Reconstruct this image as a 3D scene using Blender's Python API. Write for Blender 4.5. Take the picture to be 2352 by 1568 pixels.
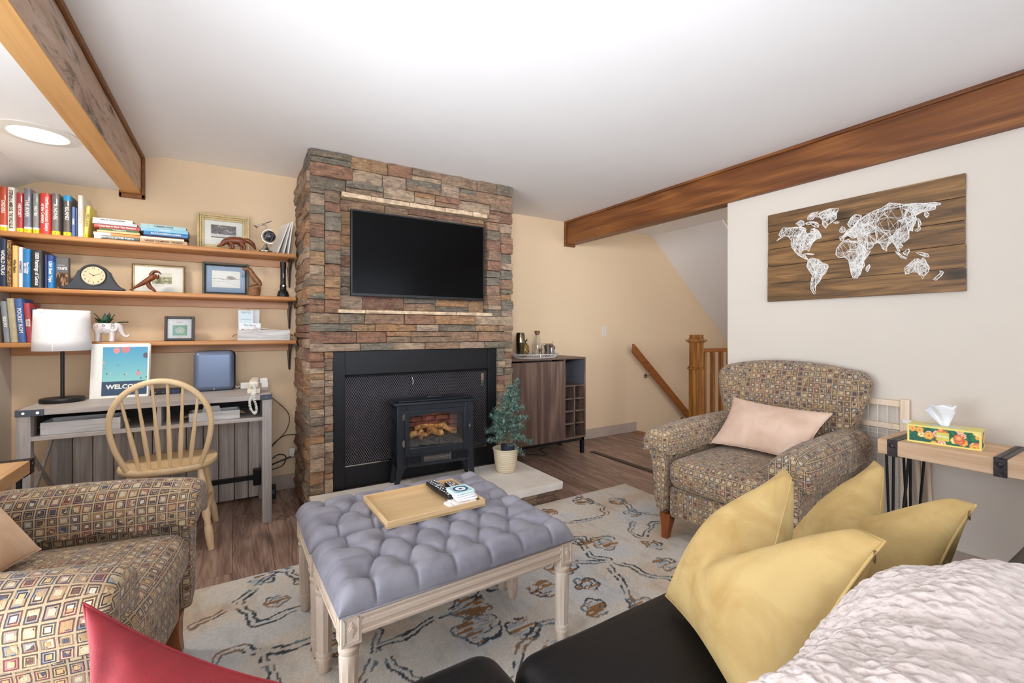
import bpy, math, random
import numpy as np
from mathutils import Vector, Matrix, noise
sc = bpy.context.scene
for o in list(bpy.data.objects): bpy.data.objects.remove(o)
R = math.radians
PI = math.pi
# ------------------------------------------------------------ camera, sky, lights, exposure
cam = bpy.data.cameras.new('camera'); camo = bpy.data.objects.new('camera', cam)
sc.collection.objects.link(camo); sc.camera = camo
camo.location = (0, 0, 1.15); camo.rotation_euler = (R(90), 0, R(-31.64))
cam.lens = 15.80; cam.sensor_width = 36; cam.shift_y = -24/2352; cam.clip_start = .02
vs = sc.view_settings
vs.view_transform = 'Standard'; vs.look = 'None'; vs.gamma = 1; vs.use_curve_mapping = False
vs.exposure = 0.45
sc.cycles.max_bounces = 10; sc.cycles.diffuse_bounces = 6
sc.cycles.sample_clamp_indirect = 6
sc.cycles.use_denoising = True
w = bpy.data.worlds.new('sky'); sc.world = w; w.use_nodes = True
bg = w.node_tree.nodes['Background']; bg.inputs[0].default_value = (.84, .93, 1.06, 1); bg.inputs[1].default_value = 3.3
def area(name, loc, rot, sx, sy, power, col=(1, 1, 1), portal=False):
    l = bpy.data.lights.new(name, 'AREA'); l.shape = 'RECTANGLE'; l.size = sx; l.size_y = sy
    l.energy = power; l.color = col; l.cycles.is_portal = portal
    o = bpy.data.objects.new(name, l); sc.collection.objects.link(o)
    o.location = loc; o.rotation_euler = rot
    return o
# daylight through the left patio door and rear picture window, plus two added fills
area('daylight_left', (-1.16, .85, 1.05), (0, R(-90), 0), 1.9, 2.4, 7, (.93, .97, 1))
area('ceiling_fill_left', (-1.13, 1.2, .75), (0, R(-132), R(18)), 1.0, 1.7, 46, (.93, .97, 1.04))  # added fill, tilted up from the door to brighten the ceiling
area('daylight_back', (1.0, -2.06, 1.35), (R(90), 0, 0), 3.2, 1.5, 15, (.97, .98, 1))
area('hall_fill', (4.6, -2.06, 1.35), (R(90), 0, 0), 1.6, 1.5, 30, (.97, .98, 1))  # added fill so the unseen hall end is not dark
# added fill behind the camera, aimed forward at the back wall
area('far_fill', (-.15, -.6, 1.75), (R(95), 0, R(-30)), 1.0, .5, 13, (.96, .98, 1.04)).data.spread = R(75)
area('can_light', (-.74, 2.79, 2.008), (0, 0, 0), .16, .16, 7, (1, .95, .86))

# ------------------------------------------------------------ helpers
def lin(c):
    c = np.asarray(c, dtype=float)
    return np.where(c <= .04045, c/12.92, ((c+.055)/1.055)**2.4)
def hx(s):
    s = s.lstrip('#')
    return tuple(float(v) for v in lin([int(s[i:i+2], 16)/255 for i in (0, 2, 4)])) + (1.0,)
class NT:
    def __init__(s, m): s.t = m.node_tree; s.t.nodes.clear()
    def n(s, typ, ins=None, **kw):
        nd = s.t.nodes.new(typ)
        for k, v in kw.items(): setattr(nd, k, v)
        for k, v in (ins or {}).items():
            if isinstance(v, bpy.types.NodeSocket): s.t.links.new(v, nd.inputs[k])
            elif v is not None: nd.inputs[k].default_value = v
        return nd
    def math(s, op, a, b=0.0, c=None):
        i = {0: a, 1: b}
        if c is not None: i[2] = c
        return s.n('ShaderNodeMath', i, operation=op).outputs[0]
    def ramp(s, fac, stops, interp='LINEAR'):
        nd = s.n('ShaderNodeValToRGB', {0: fac}); cr = nd.color_ramp; cr.interpolation = interp
        while len(cr.elements) < len(stops): cr.elements.new(.5)
        for e, (p, c) in zip(cr.elements, stops): e.position = p; e.color = hx(c) if isinstance(c, str) else c
        return nd.outputs[0]
    def mix(s, f, a, b, mode='MIX'):
        nd = s.n('ShaderNodeMix', data_type='RGBA', blend_type=mode)
        for k, v in ((0, f), (6, a), (7, b)):
            if isinstance(v, bpy.types.NodeSocket): s.t.links.new(v, nd.inputs[k])
            else: nd.inputs[k].default_value = v
        return nd.outputs[2]
    def out(s, **kw):
        b = s.n('ShaderNodeBsdfPrincipled')
        for k, v in kw.items():
            k = k.replace('_', ' ')
            if isinstance(v, bpy.types.NodeSocket): s.t.links.new(v, b.inputs[k])
            else: b.inputs[k].default_value = v
        o = s.n('ShaderNodeOutputMaterial'); s.t.links.new(b.outputs[0], o.inputs[0]); return b
    def noise(s, vec=None, scale=5, detail=4, rough=.55, dist=0):
        i = {'Scale': scale, 'Detail': detail, 'Roughness': rough, 'Distortion': dist}
        if vec is not None: i['Vector'] = vec
        return s.n('ShaderNodeTexNoise', i).outputs[0]
    def bump(s, h, strength=.3, dist=.01):
        return s.n('ShaderNodeBump', {'Height': h, 'Strength': strength, 'Distance': dist}).outputs[0]
    def obj(s, scale=(1, 1, 1), rnd=0.0):
        tc = s.n('ShaderNodeTexCoord').outputs['Object']
        if rnd:
            oi = s.n('ShaderNodeObjectInfo').outputs['Random']
            a = s.math('MULTIPLY', oi, rnd)
            tc = s.n('ShaderNodeVectorMath', {0: tc, 1: a}, operation='ADD').outputs[0]
        return s.n('ShaderNodeMapping', {'Vector': tc, 'Scale': scale}).outputs[0]
def newmat(name):
    m = bpy.data.materials.new(name); m.use_nodes = True; return m, NT(m)
def plain(name, col, rough=.5, metal=0, var=.08, scale=30, bump=0, bscale=200, **kw):
    m, t = newmat(name); c = hx(col)
    n = t.noise(t.obj(), scale, 3)
    d = tuple(max(0, x*(1-var*2.2)) for x in c[:3])+(1,)
    l = tuple(min(1, x*(1+var)) for x in c[:3])+(1,)
    col_ = t.ramp(n, [(.3, d), (.7, l)])
    a = dict(Base_Color=col_, Roughness=rough, Metallic=metal); a.update(kw)
    if bump: a['Normal'] = t.bump(t.noise(t.obj(), bscale, 3), bump, .004)
    t.out(**a); return m
def wood(name, c1, c2, axis=0, stretch=14, scale=9, rough=.5, c3=None, bump=.25, rnd=7.0, knots=False, band=0):
    m, t = newmat(name)
    s = [scale]*3; s[axis] = scale/stretch
    v = t.obj(tuple(s), rnd)
    g = t.noise(v, 1.0, 6, .6, 1.2)
    s2 = [scale*9]*3; s2[axis] = scale*9/40
    f = t.noise(t.obj(tuple(s2), rnd), 1, 3, .6)
    fac = t.math('ADD', t.math('MULTIPLY', g, .72), t.math('MULTIPLY', f, .28))
    if band:
        s3 = [3.0]*3; s3[axis] = .35
        wv = t.noise(t.obj(tuple(s3), rnd), 1, 2, .5, .4)
        rg = t.math('SINE', t.math('MULTIPLY', wv, band))
        fac = t.math('ADD', fac, t.math('MULTIPLY', rg, .09))
    col = t.ramp(fac, [(.3, c1), (.52, c3 or c2), (.7, c2)])
    if knots:
        s4 = [5.0]*3; s4[axis] = 2.2
        vo = t.n('ShaderNodeTexVoronoi', {'Vector': t.obj(tuple(s4), rnd), 'Scale': 1.0})
        k = t.ramp(vo.outputs['Distance'], [(.0, (0, 0, 0, 1)), (.1, (.25, .25, .25, 1)), (.22, (1, 1, 1, 1))])
        col = t.mix(.85, col, k, 'MULTIPLY')
    t.out(Base_Color=col, Roughness=rough, Normal=t.bump(fac, bump, .004)); return m

class MB:
    def __init__(s): s.v = []; s.f = []
    def add(s, v, f):
        b = len(s.v); s.v += [tuple(p) for p in v]; s.f += [tuple(b+i for i in q) for q in f]; return s
    def bx(s, x0, x1, y0, y1, z0, z1):
        v = [(x, y, z) for z in (z0, z1) for y in (y0, y1) for x in (x0, x1)]
        return s.add(v, [(0, 2, 3, 1), (4, 5, 7, 6), (0, 1, 5, 4), (2, 6, 7, 3), (0, 4, 6, 2), (1, 3, 7, 5)])
    def box(s, c, sz, M=None):
        n0 = len(s.v)
        s.bx(-sz[0]/2, sz[0]/2, -sz[1]/2, sz[1]/2, -sz[2]/2, sz[2]/2)
        T = Matrix.Translation(c) @ (M or Matrix())
        for i in range(n0, len(s.v)): s.v[i] = tuple(T @ Vector(s.v[i]))
        return s
    def bar(s, p, q, w, h=None):
        p = Vector(p); q = Vector(q); d = q-p
        M = d.to_track_quat('Z', 'Y').to_matrix().to_4x4()
        return s.box((p+q)/2, (w, h or w, d.length), M)
    def tube(s, pts, r, n=8, closed=False, flat=1.0):
        P = [Vector(p) for p in pts]; m = len(P)
        rs = r if isinstance(r, (list, tuple)) else [r]*m
        prev = None; rings = []
        for i in range(m):
            a = P[(i-1) % m] if (i or closed) else P[0]
            b = P[(i+1) % m] if (i < m-1 or closed) else P[-1]
            t = (b-a).normalized()
            if prev is None:
                u = t.cross(Vector((0, 0, 1)));
                if u.length < .1: u = t.cross(Vector((0, 1, 0)))
            else: u = prev - t*prev.dot(t)
            u.normalize(); prev = u; w_ = t.cross(u)
            rings.append([P[i] + (u*math.cos(2*PI*k/n) + w_*flat*math.sin(2*PI*k/n))*rs[i] for k in range(n)])
        v = [p for g in rings for p in g]; f = []
        for i in range(m if closed else m-1):
            j = (i+1) % m
            for k in range(n): f.append((i*n+k, i*n+(k+1) % n, j*n+(k+1) % n, j*n+k))
        if not closed: f += [tuple(range(n))[::-1], tuple((m-1)*n+k for k in range(n))]
        return s.add(v, f)
    def cyl(s, p, q, r, r2=None, n=16): return s.tube([p, q], [r, r if r2 is None else r2], n)
    def lathe(s, prof, c=(0, 0, 0), n=24, sx=1, sy=1, M=None, cap=True):
        v = []; f = []
        for r, z in prof:
            for k in range(n):
                a = 2*PI*k/n; v.append(Vector((r*sx*math.cos(a), r*sy*math.sin(a), z)))
        for i in range(len(prof)-1):
            for k in range(n): f.append((i*n+k, i*n+(k+1) % n, (i+1)*n+(k+1) % n, (i+1)*n+k))
        if cap: f.append(tuple(range(n))[::-1]); f.append(tuple((len(prof)-1)*n+k for k in range(n)))
        T = Matrix.Translation(c) @ (M or Matrix())
        return s.add([T @ p for p in v], f)
    def prism(s, poly, d, M=None, axis=1):
        # poly of (a,b) extruded along axis from 0 to d ; axis 1: (x,z) plane extruded in y
        def mk(a, b, t): return {0: (t, a, b), 1: (a, t, b), 2: (a, b, t)}[axis]
        n = len(poly); d0, d1 = d if isinstance(d, tuple) else (0, d)
        v = [Vector(mk(a, b, d0)) for a, b in poly] + [Vector(mk(a, b, d1)) for a, b in poly]
        if M: v = [M @ p for p in v]
        f = [tuple(range(n)), tuple(range(2*n-1, n-1, -1))] + [(i, (i+1) % n, n+(i+1) % n, n+i) for i in range(n)]
        return s.add(v, f)
    def grid(s, F, nu, nv, cu=False):
        v = [F(i/nu, j/nv) for j in range(nv+1) for i in range(nu if cu else nu+1)]
        W = nu if cu else nu+1
        f = [(j*W+i, j*W+(i+1) % W, (j+1)*W+(i+1) % W, (j+1)*W+i) for j in range(nv) for i in range(nu)]
        return s.add(v, f)
    def rbox(s, c, sz, r, k=3, m=3, M=None, fn=None):
        # rounded box: k corner segments, m flat segments
        def ax(L):
            h = L/2-r; t = [-1+i/k for i in range(k+1)]
            out = [(-h, a) for a in t]
            out += [(-h+2*h*i/m, 0) for i in range(1, m)]
            out += [(h, i/k) for i in range(k+1)]
            return out
        A = [ax(L) for L in sz]; N = [len(a) for a in A]; idx = {}; v = []
        def P(i, j, l):
            if (i, j, l) in idx: return idx[i, j, l]
            q = (A[0][i], A[1][j], A[2][l])
            t = Vector([math.tan(a[1]*PI/4) for a in q])
            t = t.normalized()*r
            p = Vector((q[0][0], q[1][0], q[2][0]))+t
            if fn: p = Vector(fn(p))
            v.append(p); idx[i, j, l] = len(v)-1; return len(v)-1
        f = []
        for d in range(3):
            e, g = [x for x in range(3) if x != d]
            for side in (0, N[d]-1):
                for i in range(N[e]-1):
                    for j in range(N[g]-1):
                        q = []
                        for a, b in ((0, 0), (1, 0), (1, 1), (0, 1)):
                            t = [0, 0, 0]; t[d] = side; t[e] = i+a; t[g] = j+b; q.append(P(*t))
                        f.append(tuple(q))
        T = Matrix.Translation(c) @ (M or Matrix())
        return s.add([T @ p for p in v], f)
    def xf(s, M):
        s.v = [tuple(M @ Vector(p)) for p in s.v]; return s
NOBUMP = 0
def ob(name, mb, mat, parent=None, smooth=None, bevel=0, uv=False, solid=0, seg=2, sub=0, calc=True):
    me = bpy.data.meshes.new(name); me.from_pydata(mb.v, [], mb.f)
    if calc:
        import bmesh
        b = bmesh.new(); b.from_mesh(me)
        bmesh.ops.recalc_face_normals(b, faces=b.faces); b.to_mesh(me); b.free()
    if smooth:
        me.shade_smooth()
        if smooth is not True: me.set_sharp_from_angle(angle=R(smooth))
    if uv:
        l = me.uv_layers.new(name='UV'); co = np.array([v.co for v in me.vertices]) if len(me.vertices) else []
        buf = np.zeros((len(me.loops), 2))
        for p in me.polygons:
            n = p.normal; a = max(range(3), key=lambda i: abs(n[i]))
            e, g = [(1, 2), (0, 2), (0, 1)][a]
            for li in p.loop_indices:
                q = me.vertices[me.loops[li].vertex_index].co; buf[li] = (q[e]+.37*a, q[g]+.53*a)
        l.data.foreach_set('uv', buf.ravel())
    me.materials.append(mat)
    o = bpy.data.objects.new(name, me); sc.collection.objects.link(o)
    if parent: o.parent = parent
    if solid:
        md = o.modifiers.new('solid', 'SOLIDIFY'); md.thickness = solid; md.offset = 0
    if bevel:
        md = o.modifiers.new('bevel', 'BEVEL'); md.width = bevel; md.segments = seg; md.limit_method = 'ANGLE'; md.angle_limit = R(40)
        if not smooth: me.shade_smooth(); me.set_sharp_from_angle(angle=R(50))
    if sub:
        md = o.modifiers.new('sub', 'SUBSURF'); md.levels = sub; md.render_levels = sub
    return o
def tag(o, label=None, cat=None, group=None, kind=None):
    for k, v in (('label', label), ('category', cat), ('group', group), ('kind', kind)):
        if v: o[k] = v
    return o
def thing(name, label, cat, loc=(0, 0, 0), rz=0, group=None):
    o = bpy.data.objects.new(name, None); sc.collection.objects.link(o)
    o.empty_display_size = .05; o.location = loc; o.rotation_euler = (0, 0, R(rz))
    return tag(o, label, cat, group)
def struct(name, mb, mat, **kw):
    o = ob(name, mb, mat, **kw); o['kind'] = 'structure'; return o
def dup(root, loc, rz=None, label=None):
    def cp(o, par):
        c = o.copy(); sc.collection.objects.link(c); c.parent = par
        for ch in [x for x in bpy.data.objects if x.parent == o]: cp(ch, c)
        return c
    r = cp(root, None); r.location = loc
    if rz is not None: r.rotation_euler = (0, 0, R(rz))
    if label: r['label'] = label
    return r
def text(s, size, mat, parent, M, maxw=None, font_shear=0, name='lettering', ext=.0003, bold=0, wscale=1):
    cu = bpy.data.curves.new('txt', 'FONT'); cu.body = s; cu.size = size; cu.align_x = 'CENTER'; cu.align_y = 'CENTER'
    cu.extrude = ext; cu.offset = bold; cu.resolution_u = 2; cu.shear = font_shear
    t = bpy.data.objects.new('txt', cu)
    me = bpy.data.meshes.new_from_object(t)
    bpy.data.objects.remove(t)
    xs = [v.co.x for v in me.vertices] or [0]; wd = max(xs)-min(xs)
    k = wscale
    if maxw and wd*k > maxw: k = maxw/wd
    me.transform(M @ Matrix.Diagonal((k, 1, 1, 1)))
    me.name = name; me.materials.clear(); me.materials.append(mat)
    o = bpy.data.objects.new(name, me); sc.collection.objects.link(o); o.parent = parent
    return o
# text facing -Y on plane y, upright
def TF(x, y, z, roll=0): return Matrix.Translation((x, y, z)) @ Matrix.Rotation(R(90), 4, 'X') @ Matrix.Rotation(R(roll), 4, 'Z')
m_paint, t_ = newmat('printed_paper')
t_.out(Base_Color=t_.n('ShaderNodeAttribute', attribute_name='Col').outputs[0], Roughness=.6)
def painted(name, w_, h_, nx, ny, fn, parent, M, mat=None):
    u, v = np.meshgrid(np.linspace(0, 1, nx+1), np.linspace(0, 1, ny+1))
    u = u.ravel(); v = v.ravel()
    vs_ = [tuple(M @ Vector((a*w_-w_/2, b*h_-h_/2, 0))) for a, b in zip(u, v)]
    f = [(j*(nx+1)+i, j*(nx+1)+i+1, (j+1)*(nx+1)+i+1, (j+1)*(nx+1)+i) for j in range(ny) for i in range(nx)]
    me = bpy.data.meshes.new(name); me.from_pydata(vs_, [], f)
    c = np.clip(fn(u, v), 0, 1); c = np.concatenate([lin(c), np.ones((len(u), 1))], 1)
    at = me.color_attributes.new('Col', 'FLOAT_COLOR', 'POINT'); at.data.foreach_set('color', c.astype(np.float32).ravel())
    me.materials.append(mat or m_paint)
    o = bpy.data.objects.new(name, me); sc.collection.objects.link(o); o.parent = parent; return o
def C3(s): s = s.lstrip('#'); return np.array([int(s[i:i+2], 16)/255 for i in (0, 2, 4)])
def vnoise(u, v, sc_=8, seed=0, oct=3):
    out = np.zeros_like(u)
    for o_ in range(oct):
        rs = np.random.RandomState(seed+o_*7); g = rs.rand(64, 64); k = sc_*2**o_
        x = (u*k) % 63; y = (v*k) % 63; xi = x.astype(int); yi = y.astype(int); fx = x-xi; fy = y-yi
        fx = fx*fx*(3-2*fx); fy = fy*fy*(3-2*fy)
        a = g[yi, xi]*(1-fx)+g[yi, (xi+1) % 64]*fx; b = g[(yi+1) % 64, xi]*(1-fx)+g[(yi+1) % 64, (xi+1) % 64]*fx
        out += (a*(1-fy)+b*fy)/2**o_
    return out/(2-2**(1-oct))
def lerp(a, b, t): return a*(1-t[:, None])+b*t[:, None]

# ------------------------------------------------------------ materials
def wallmat(name, col):
    m, t = newmat(name); c = hx(col)
    n = t.noise(t.obj(), 1.3, 3)
    b = t.noise(t.obj(), 160, 2)
    t.out(Base_Color=t.ramp(n, [(.3, tuple(x*.96 for x in c[:3])+(1,)), (.7, c)]), Roughness=.85, Normal=t.bump(b, .12, .002)); return m
M_tan = wallmat('tan_wall_paint', '#e3c9a6')
M_cream = wallmat('cream_wall_paint', '#dbd1c4')
M_ceil = wallmat('white_ceiling_paint', '#f6f5f4')
M_base = plain('taupe_baseboard_paint', '#b3a294', .5, var=.03)
M_beam_r = wood('red_brown_beam_wood', '#5e3415', '#9a6232', 1, 18, 16, .45, '#7d4a22', knots=False, band=60)
M_beam_l = wood('weathered_beam_wood', '#7a5c46', '#b08b6c', 1, 10, 7, .6, '#99765a')
M_trim = plain('beam_trim_wood', '#8a541f', .45, var=.15)
M_beam_u = wood('honey_beam_wood', '#b9803f', '#d9a566', 1, 12, 6, .5)
M_oakshelf = wood('oak_shelf_wood', '#a2683a', '#d29c66', 0, 22, 12, .38, '#bd8450')
M_oak = wood('golden_oak_wood', '#6b3d14', '#b9803c', 2, 18, 22, .4, '#95602a', band=80)
M_rail = wood('handrail_wood', '#6b3a17', '#9a5b28', 0, 18, 16, .4)
M_greywood = wood('grey_desk_wood', '#958b85', '#c8c0b9', 0, 22, 16, .5, '#b2a9a3')
M_greywood_v = wood('grey_post_wood', '#8c837d', '#bfb7b2', 2, 22, 16, .5, '#a8a09b')
M_panelwood = wood('grey_rustic_board', '#9c9188', '#d2c9c0', 2, 40, 70, .55, '#bbb0a6', band=60, bump=.05)
M_walnut = wood('dark_walnut_wood', '#4a382f', '#846a5b', 2, 22, 26, .5, '#665045', band=70)
M_walnut_in = plain('cabinet_inside', '#4c4648', .6)
M_birch = wood('light_chair_wood', '#e0bf92', '#eed3ab', 2, 14, 14, .4, '#e8ca9e', bump=.08)
M_bamboo = wood('bamboo_tray_wood', '#c6a274', '#dcc096', 0, 20, 14, .45, '#d0b083', bump=.08)
M_whitewash = wood('whitewashed_wood', '#c3ab97', '#e3d5c6', 2, 16, 18, .55, '#d6c3b1', bump=.2)
M_whitewash_x = wood('whitewashed_rail_wood', '#c3ab97', '#e3d5c6', 0, 16, 18, .55, '#d6c3b1', bump=.2)
M_console = wood('pale_pine_wood', '#b98f6b', '#e0c1a2', 1, 16, 14, .6, '#d0ac88', bump=.3)
M_table_l = wood('warm_pine_wood', '#b98a5c', '#dfba8c', 1, 14, 11, .5, '#cfa476')
M_boxwash = wood('distressed_white_wood', '#a5a2a0', '#e6e4e2', 0, 10, 30, .7, '#cfccc9')
M_mapwood = wood('stained_pine_plank', '#33261a', '#a67c4c', 1, 11, 24, .55, '#7c5a34', knots=True)
M_carve = wood('carved_redwood', '#4f2411', '#95502c', 0, 8, 30, .35, '#74391d', bump=.1)
M_black = plain('black_metal', '#17171a', .42, .4, var=.1)
M_blackp = plain('matte_black_plastic', '#131316', .45)
M_stove = plain('blue_black_enamel', '#1c2028', .38, .2)
M_darkplate = plain('bronze_plate_metal', '#453d3e', .4, .7, var=.3, scale=60)
M_steel = plain('polished_steel', '#c9c7c2', .18, 1, var=.05)
M_gold = plain('gold_leaf_frame', '#c9b483', .4, .35, var=.08)
M_white = plain('white_plastic', '#e9e7e2', .4, var=.02)
M_cream_p = plain('cream_plastic', '#ded6c4', .4, var=.02)
M_shade = plain('white_lamp_shade', '#f3f2f4', .9, var=.01, Transmission_Weight=.0, Subsurface_Weight=.3, Subsurface_Radius=(.05, .05, .05))
M_rope = plain('jute_rope', '#b79a72', .9, var=.25, scale=200)
M_dark = plain('firebox_black', '#08080a', .8)
def glassmat():
    m, t = newmat('clear_glass')
    g = t.n('ShaderNodeBsdfGlossy', {'Roughness': .03, 'Color': (1, 1, 1, 1)}); tr = t.n('ShaderNodeBsdfTransparent', {'Color': (.985, .99, .99, 1)})
    lw = t.n('ShaderNodeFresnel', {'IOR': 1.5})
    mx = t.n('ShaderNodeMixShader', {0: lw.outputs[0], 1: tr.outputs[0], 2: g.outputs[0]})
    o = t.n('ShaderNodeOutputMaterial', {0: mx.outputs[0]}); return m
M_glass = glassmat()
def drink_glass():
    m, t = newmat('drinking_glass')
    t.out(Base_Color=(.95, .96, .97, 1), Roughness=.04, Transmission_Weight=1.0, IOR=1.45); return m
M_dglass = drink_glass()
def emis(name, col, s):
    m, t = newmat(name); e = t.n('ShaderNodeEmission', {0: hx(col), 1: s}); t.n('ShaderNodeOutputMaterial', {0: e.outputs[0]}); return m
M_lamp = emis('ceiling_lamp_glow', '#fff8ec', 5)
def fabric():
    m, t = newmat('woven_square_fabric')
    uv = t.n('ShaderNodeTexCoord').outputs['UV']
    wob = t.n('ShaderNodeTexNoise', {'Vector': uv, 'Scale': 45.0, 'Detail': 1.0}).outputs[1]
    wv = t.n('ShaderNodeVectorMath', {0: wob, 1: (.5, .5, .5)}, operation='SUBTRACT').outputs[0]
    wv = t.n('ShaderNodeVectorMath', {0: wv, 3: .0022}, operation='SCALE').outputs[0]
    p = t.n('ShaderNodeVectorMath', {0: uv, 1: wv}, operation='ADD').outputs[0]
    p = t.n('ShaderNodeVectorMath', {0: p, 3: 1/.0285}, operation='SCALE').outputs[0]
    fl = t.n('ShaderNodeVectorMath', {0: p}, operation='FLOOR').outputs[0]
    fr = t.n('ShaderNodeVectorMath', {0: p}, operation='FRACTION').outputs[0]
    r1 = t.n('ShaderNodeTexWhiteNoise', {'Vector': fl}).outputs[0]
    r2 = t.n('ShaderNodeTexWhiteNoise', {'Vector': t.n('ShaderNodeVectorMath', {0: fl, 1: (17.3, 5.1, 9.2)}, operation='ADD').outputs[0]}).outputs[0]
    r3 = t.n('ShaderNodeTexWhiteNoise', {'Vector': t.n('ShaderNodeVectorMath', {0: fl, 1: (7.3, 55.1, 3.2)}, operation='ADD').outputs[0]}).outputs[0]
    s = t.n('ShaderNodeSeparateXYZ', {0: fr})
    ax = t.math('ABSOLUTE', t.math('SUBTRACT', s.outputs[0], .5)); ay = t.math('ABSOLUTE', t.math('SUBTRACT', s.outputs[1], .5))
    d = t.math('MULTIPLY', t.math('MAXIMUM', ax, ay), 2)
    bgc = '#b29b7a'
    line = t.ramp(r1, [(0, '#2b2430'), (.18, '#4c3226'), (.34, '#6d3230'), (.5, '#3a3a48'), (.64, '#8a6a4a'), (.8, '#463426')], 'CONSTANT')
    fill = t.ramp(r2, [(0, '#b8a07c'), (.2, '#9c8474'), (.36, '#c2a57a'), (.5, '#8d877f'), (.62, '#ae8a62'), (.74, '#a2766a'), (.82, '#8f9192'), (.9, '#c4b294')], 'CONSTANT')
    core = t.ramp(r3, [(0, '#bfae90'), (.3, '#ab8c62'), (.5, '#c8bca6'), (.65, '#6a4a40'), (.8, '#c4a270'), (.92, '#4b4a58')], 'CONSTANT')
    def gt(a, b): return t.math('GREATER_THAN', a, b)
    c = t.mix(gt(d, .40), core, fill)
    # inner ring only for some cells
    ring = t.math('MULTIPLY', t.math('MULTIPLY', gt(d, .36), t.math('LESS_THAN', d, .52)), gt(r3, .42))
    c = t.mix(ring, c, line)
    c = t.mix(t.math('MULTIPLY', gt(d, .66), .92), c, line)
    c = t.mix(gt(d, .86), c, hx(bgc))
    th = t.n('ShaderNodeMapping', {'Vector': uv, 'Scale': (900, 120, 1)}).outputs[0]
    wn = t.noise(th, 1, 2)
    c = t.mix(.55, c, t.ramp(wn, [(.3, (.55, .52, .5, 1)), (.65, (1.0, 1, 1, 1))]), 'MULTIPLY')
    t.out(Base_Color=c, Roughness=.9, Normal=t.bump(t.math('ADD', wn, t.math('MULTIPLY', gt(d, .86), -.6)), .5, .002), Sheen_Weight=.15); return m
M_fab = fabric()
def velvet(name, col, dark, sheen=.5, bump=.15):
    m, t = newmat(name)
    n = t.noise(t.obj((1, 1, 1)), 9, 5, .6, .5); n2 = t.noise(t.obj(), 350, 2)
    t.out(Base_Color=t.ramp(n, [(.3, dark), (.6, col)]), Roughness=.85, Sheen_Weight=sheen*.4, Sheen_Roughness=.4, Sheen_Tint=hx(col), Normal=t.bump(t.math('ADD', n, t.math('MULTIPLY', n2, .2)), bump, .01)); return m
M_yellow = velvet('mustard_velvet', '#c4a76e', '#af8e54', .15)
M_red = velvet('red_velvet', '#99292f', '#761a20', .2)
M_beige = velvet('beige_velvet', '#dfbf9f', '#cfa985', .3)
M_pink = velvet('blush_velvet', '#d9bba6', '#c9a78f', .3)
M_greyfelt = velvet('grey_tufted_felt', '#8b8890', '#75727c', .15, .25)
def leather():
    m, t = newmat('black_leather')
    n = t.noise(t.obj(), 7, 4); b = t.n('ShaderNodeTexVoronoi', {'Vector': t.obj(), 'Scale': 420.0}).outputs[0]
    t.out(Base_Color=t.ramp(n, [(.3, '#08080b'), (.7, '#101014')]), Roughness=.42, Normal=t.bump(t.math('ADD', t.math('MULTIPLY', b, .3), t.noise(t.obj(), 12, 3)), .22, .004), Specular_IOR_Level=.28); return m
M_leather = leather()
def stone_mat():
    m, t = newmat('ledge_stone')
    rnd = t.n('ShaderNodeObjectInfo').outputs['Random']
    c = t.ramp(rnd, [(0, '#b3937b'), (.11, '#94897a'), (.2, '#bf9c78'), (.32, '#b0866e'), (.44, '#cdb69d'), (.55, '#ab917b'), (.66, '#928c80'), (.74, '#c59a74'), (.83, '#c4ad98'), (.92, '#a07a68')], 'CONSTANT')
    n = t.noise(t.obj((1, 1, 2.2), 13.0), 16, 5, .6, .8); n2 = t.noise(t.obj((1, 1, 1), 5.0), 60, 6, .7)
    c = t.mix(.75, c, t.ramp(n, [(.3, (.38, .38, .4, 1)), (.5, (.98, .94, .9, 1)), (.7, (1.45, 1.35, 1.2, 1))]), 'MULTIPLY')
    c = t.mix(t.ramp(n2, [(.52, (0, 0, 0, 1)), (.72, (.55, .55, .55, 1))]), c, hx('#d8c8b4'))
    n3 = t.noise(t.obj((1, 1, 9), 5.0), 9, 6, .7, 1.5)
    c = t.mix(.7, c, t.ramp(n3, [(.3, (.68, .63, .6, 1)), (.46, (1.25, 1.22, 1.18, 1)), (.7, (1.75, 1.62, 1.45, 1))]), 'MULTIPLY')
    t.out(Base_Color=c, Roughness=.85, Normal=t.bump(t.math('ADD', t.math('ADD', n2, n), t.math('MULTIPLY', n3, 1.4)), 1.0, .024)); return m
M_stone = stone_mat()
def stone_side():
    m, t = newmat('stone_return_mortar')
    n = t.noise(t.obj(), 12, 5); t.out(Base_Color=t.ramp(n, [(.3, '#4a423b'), (.7, '#74695e')]), Roughness=.95, Normal=t.bump(n, .6, .02)); return m
M_mortar = stone_side()
def slabmat():
    m, t = newmat('limestone_slab')
    n = t.noise(t.obj(), 6, 5); n2 = t.noise(t.obj(), 90, 5, .7)
    t.out(Base_Color=t.ramp(n, [(.3, '#d6ccc0'), (.7, '#e6ddd2')]), Roughness=.7, Normal=t.bump(n2, .35, .006)); return m
M_slab = slabmat()
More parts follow.
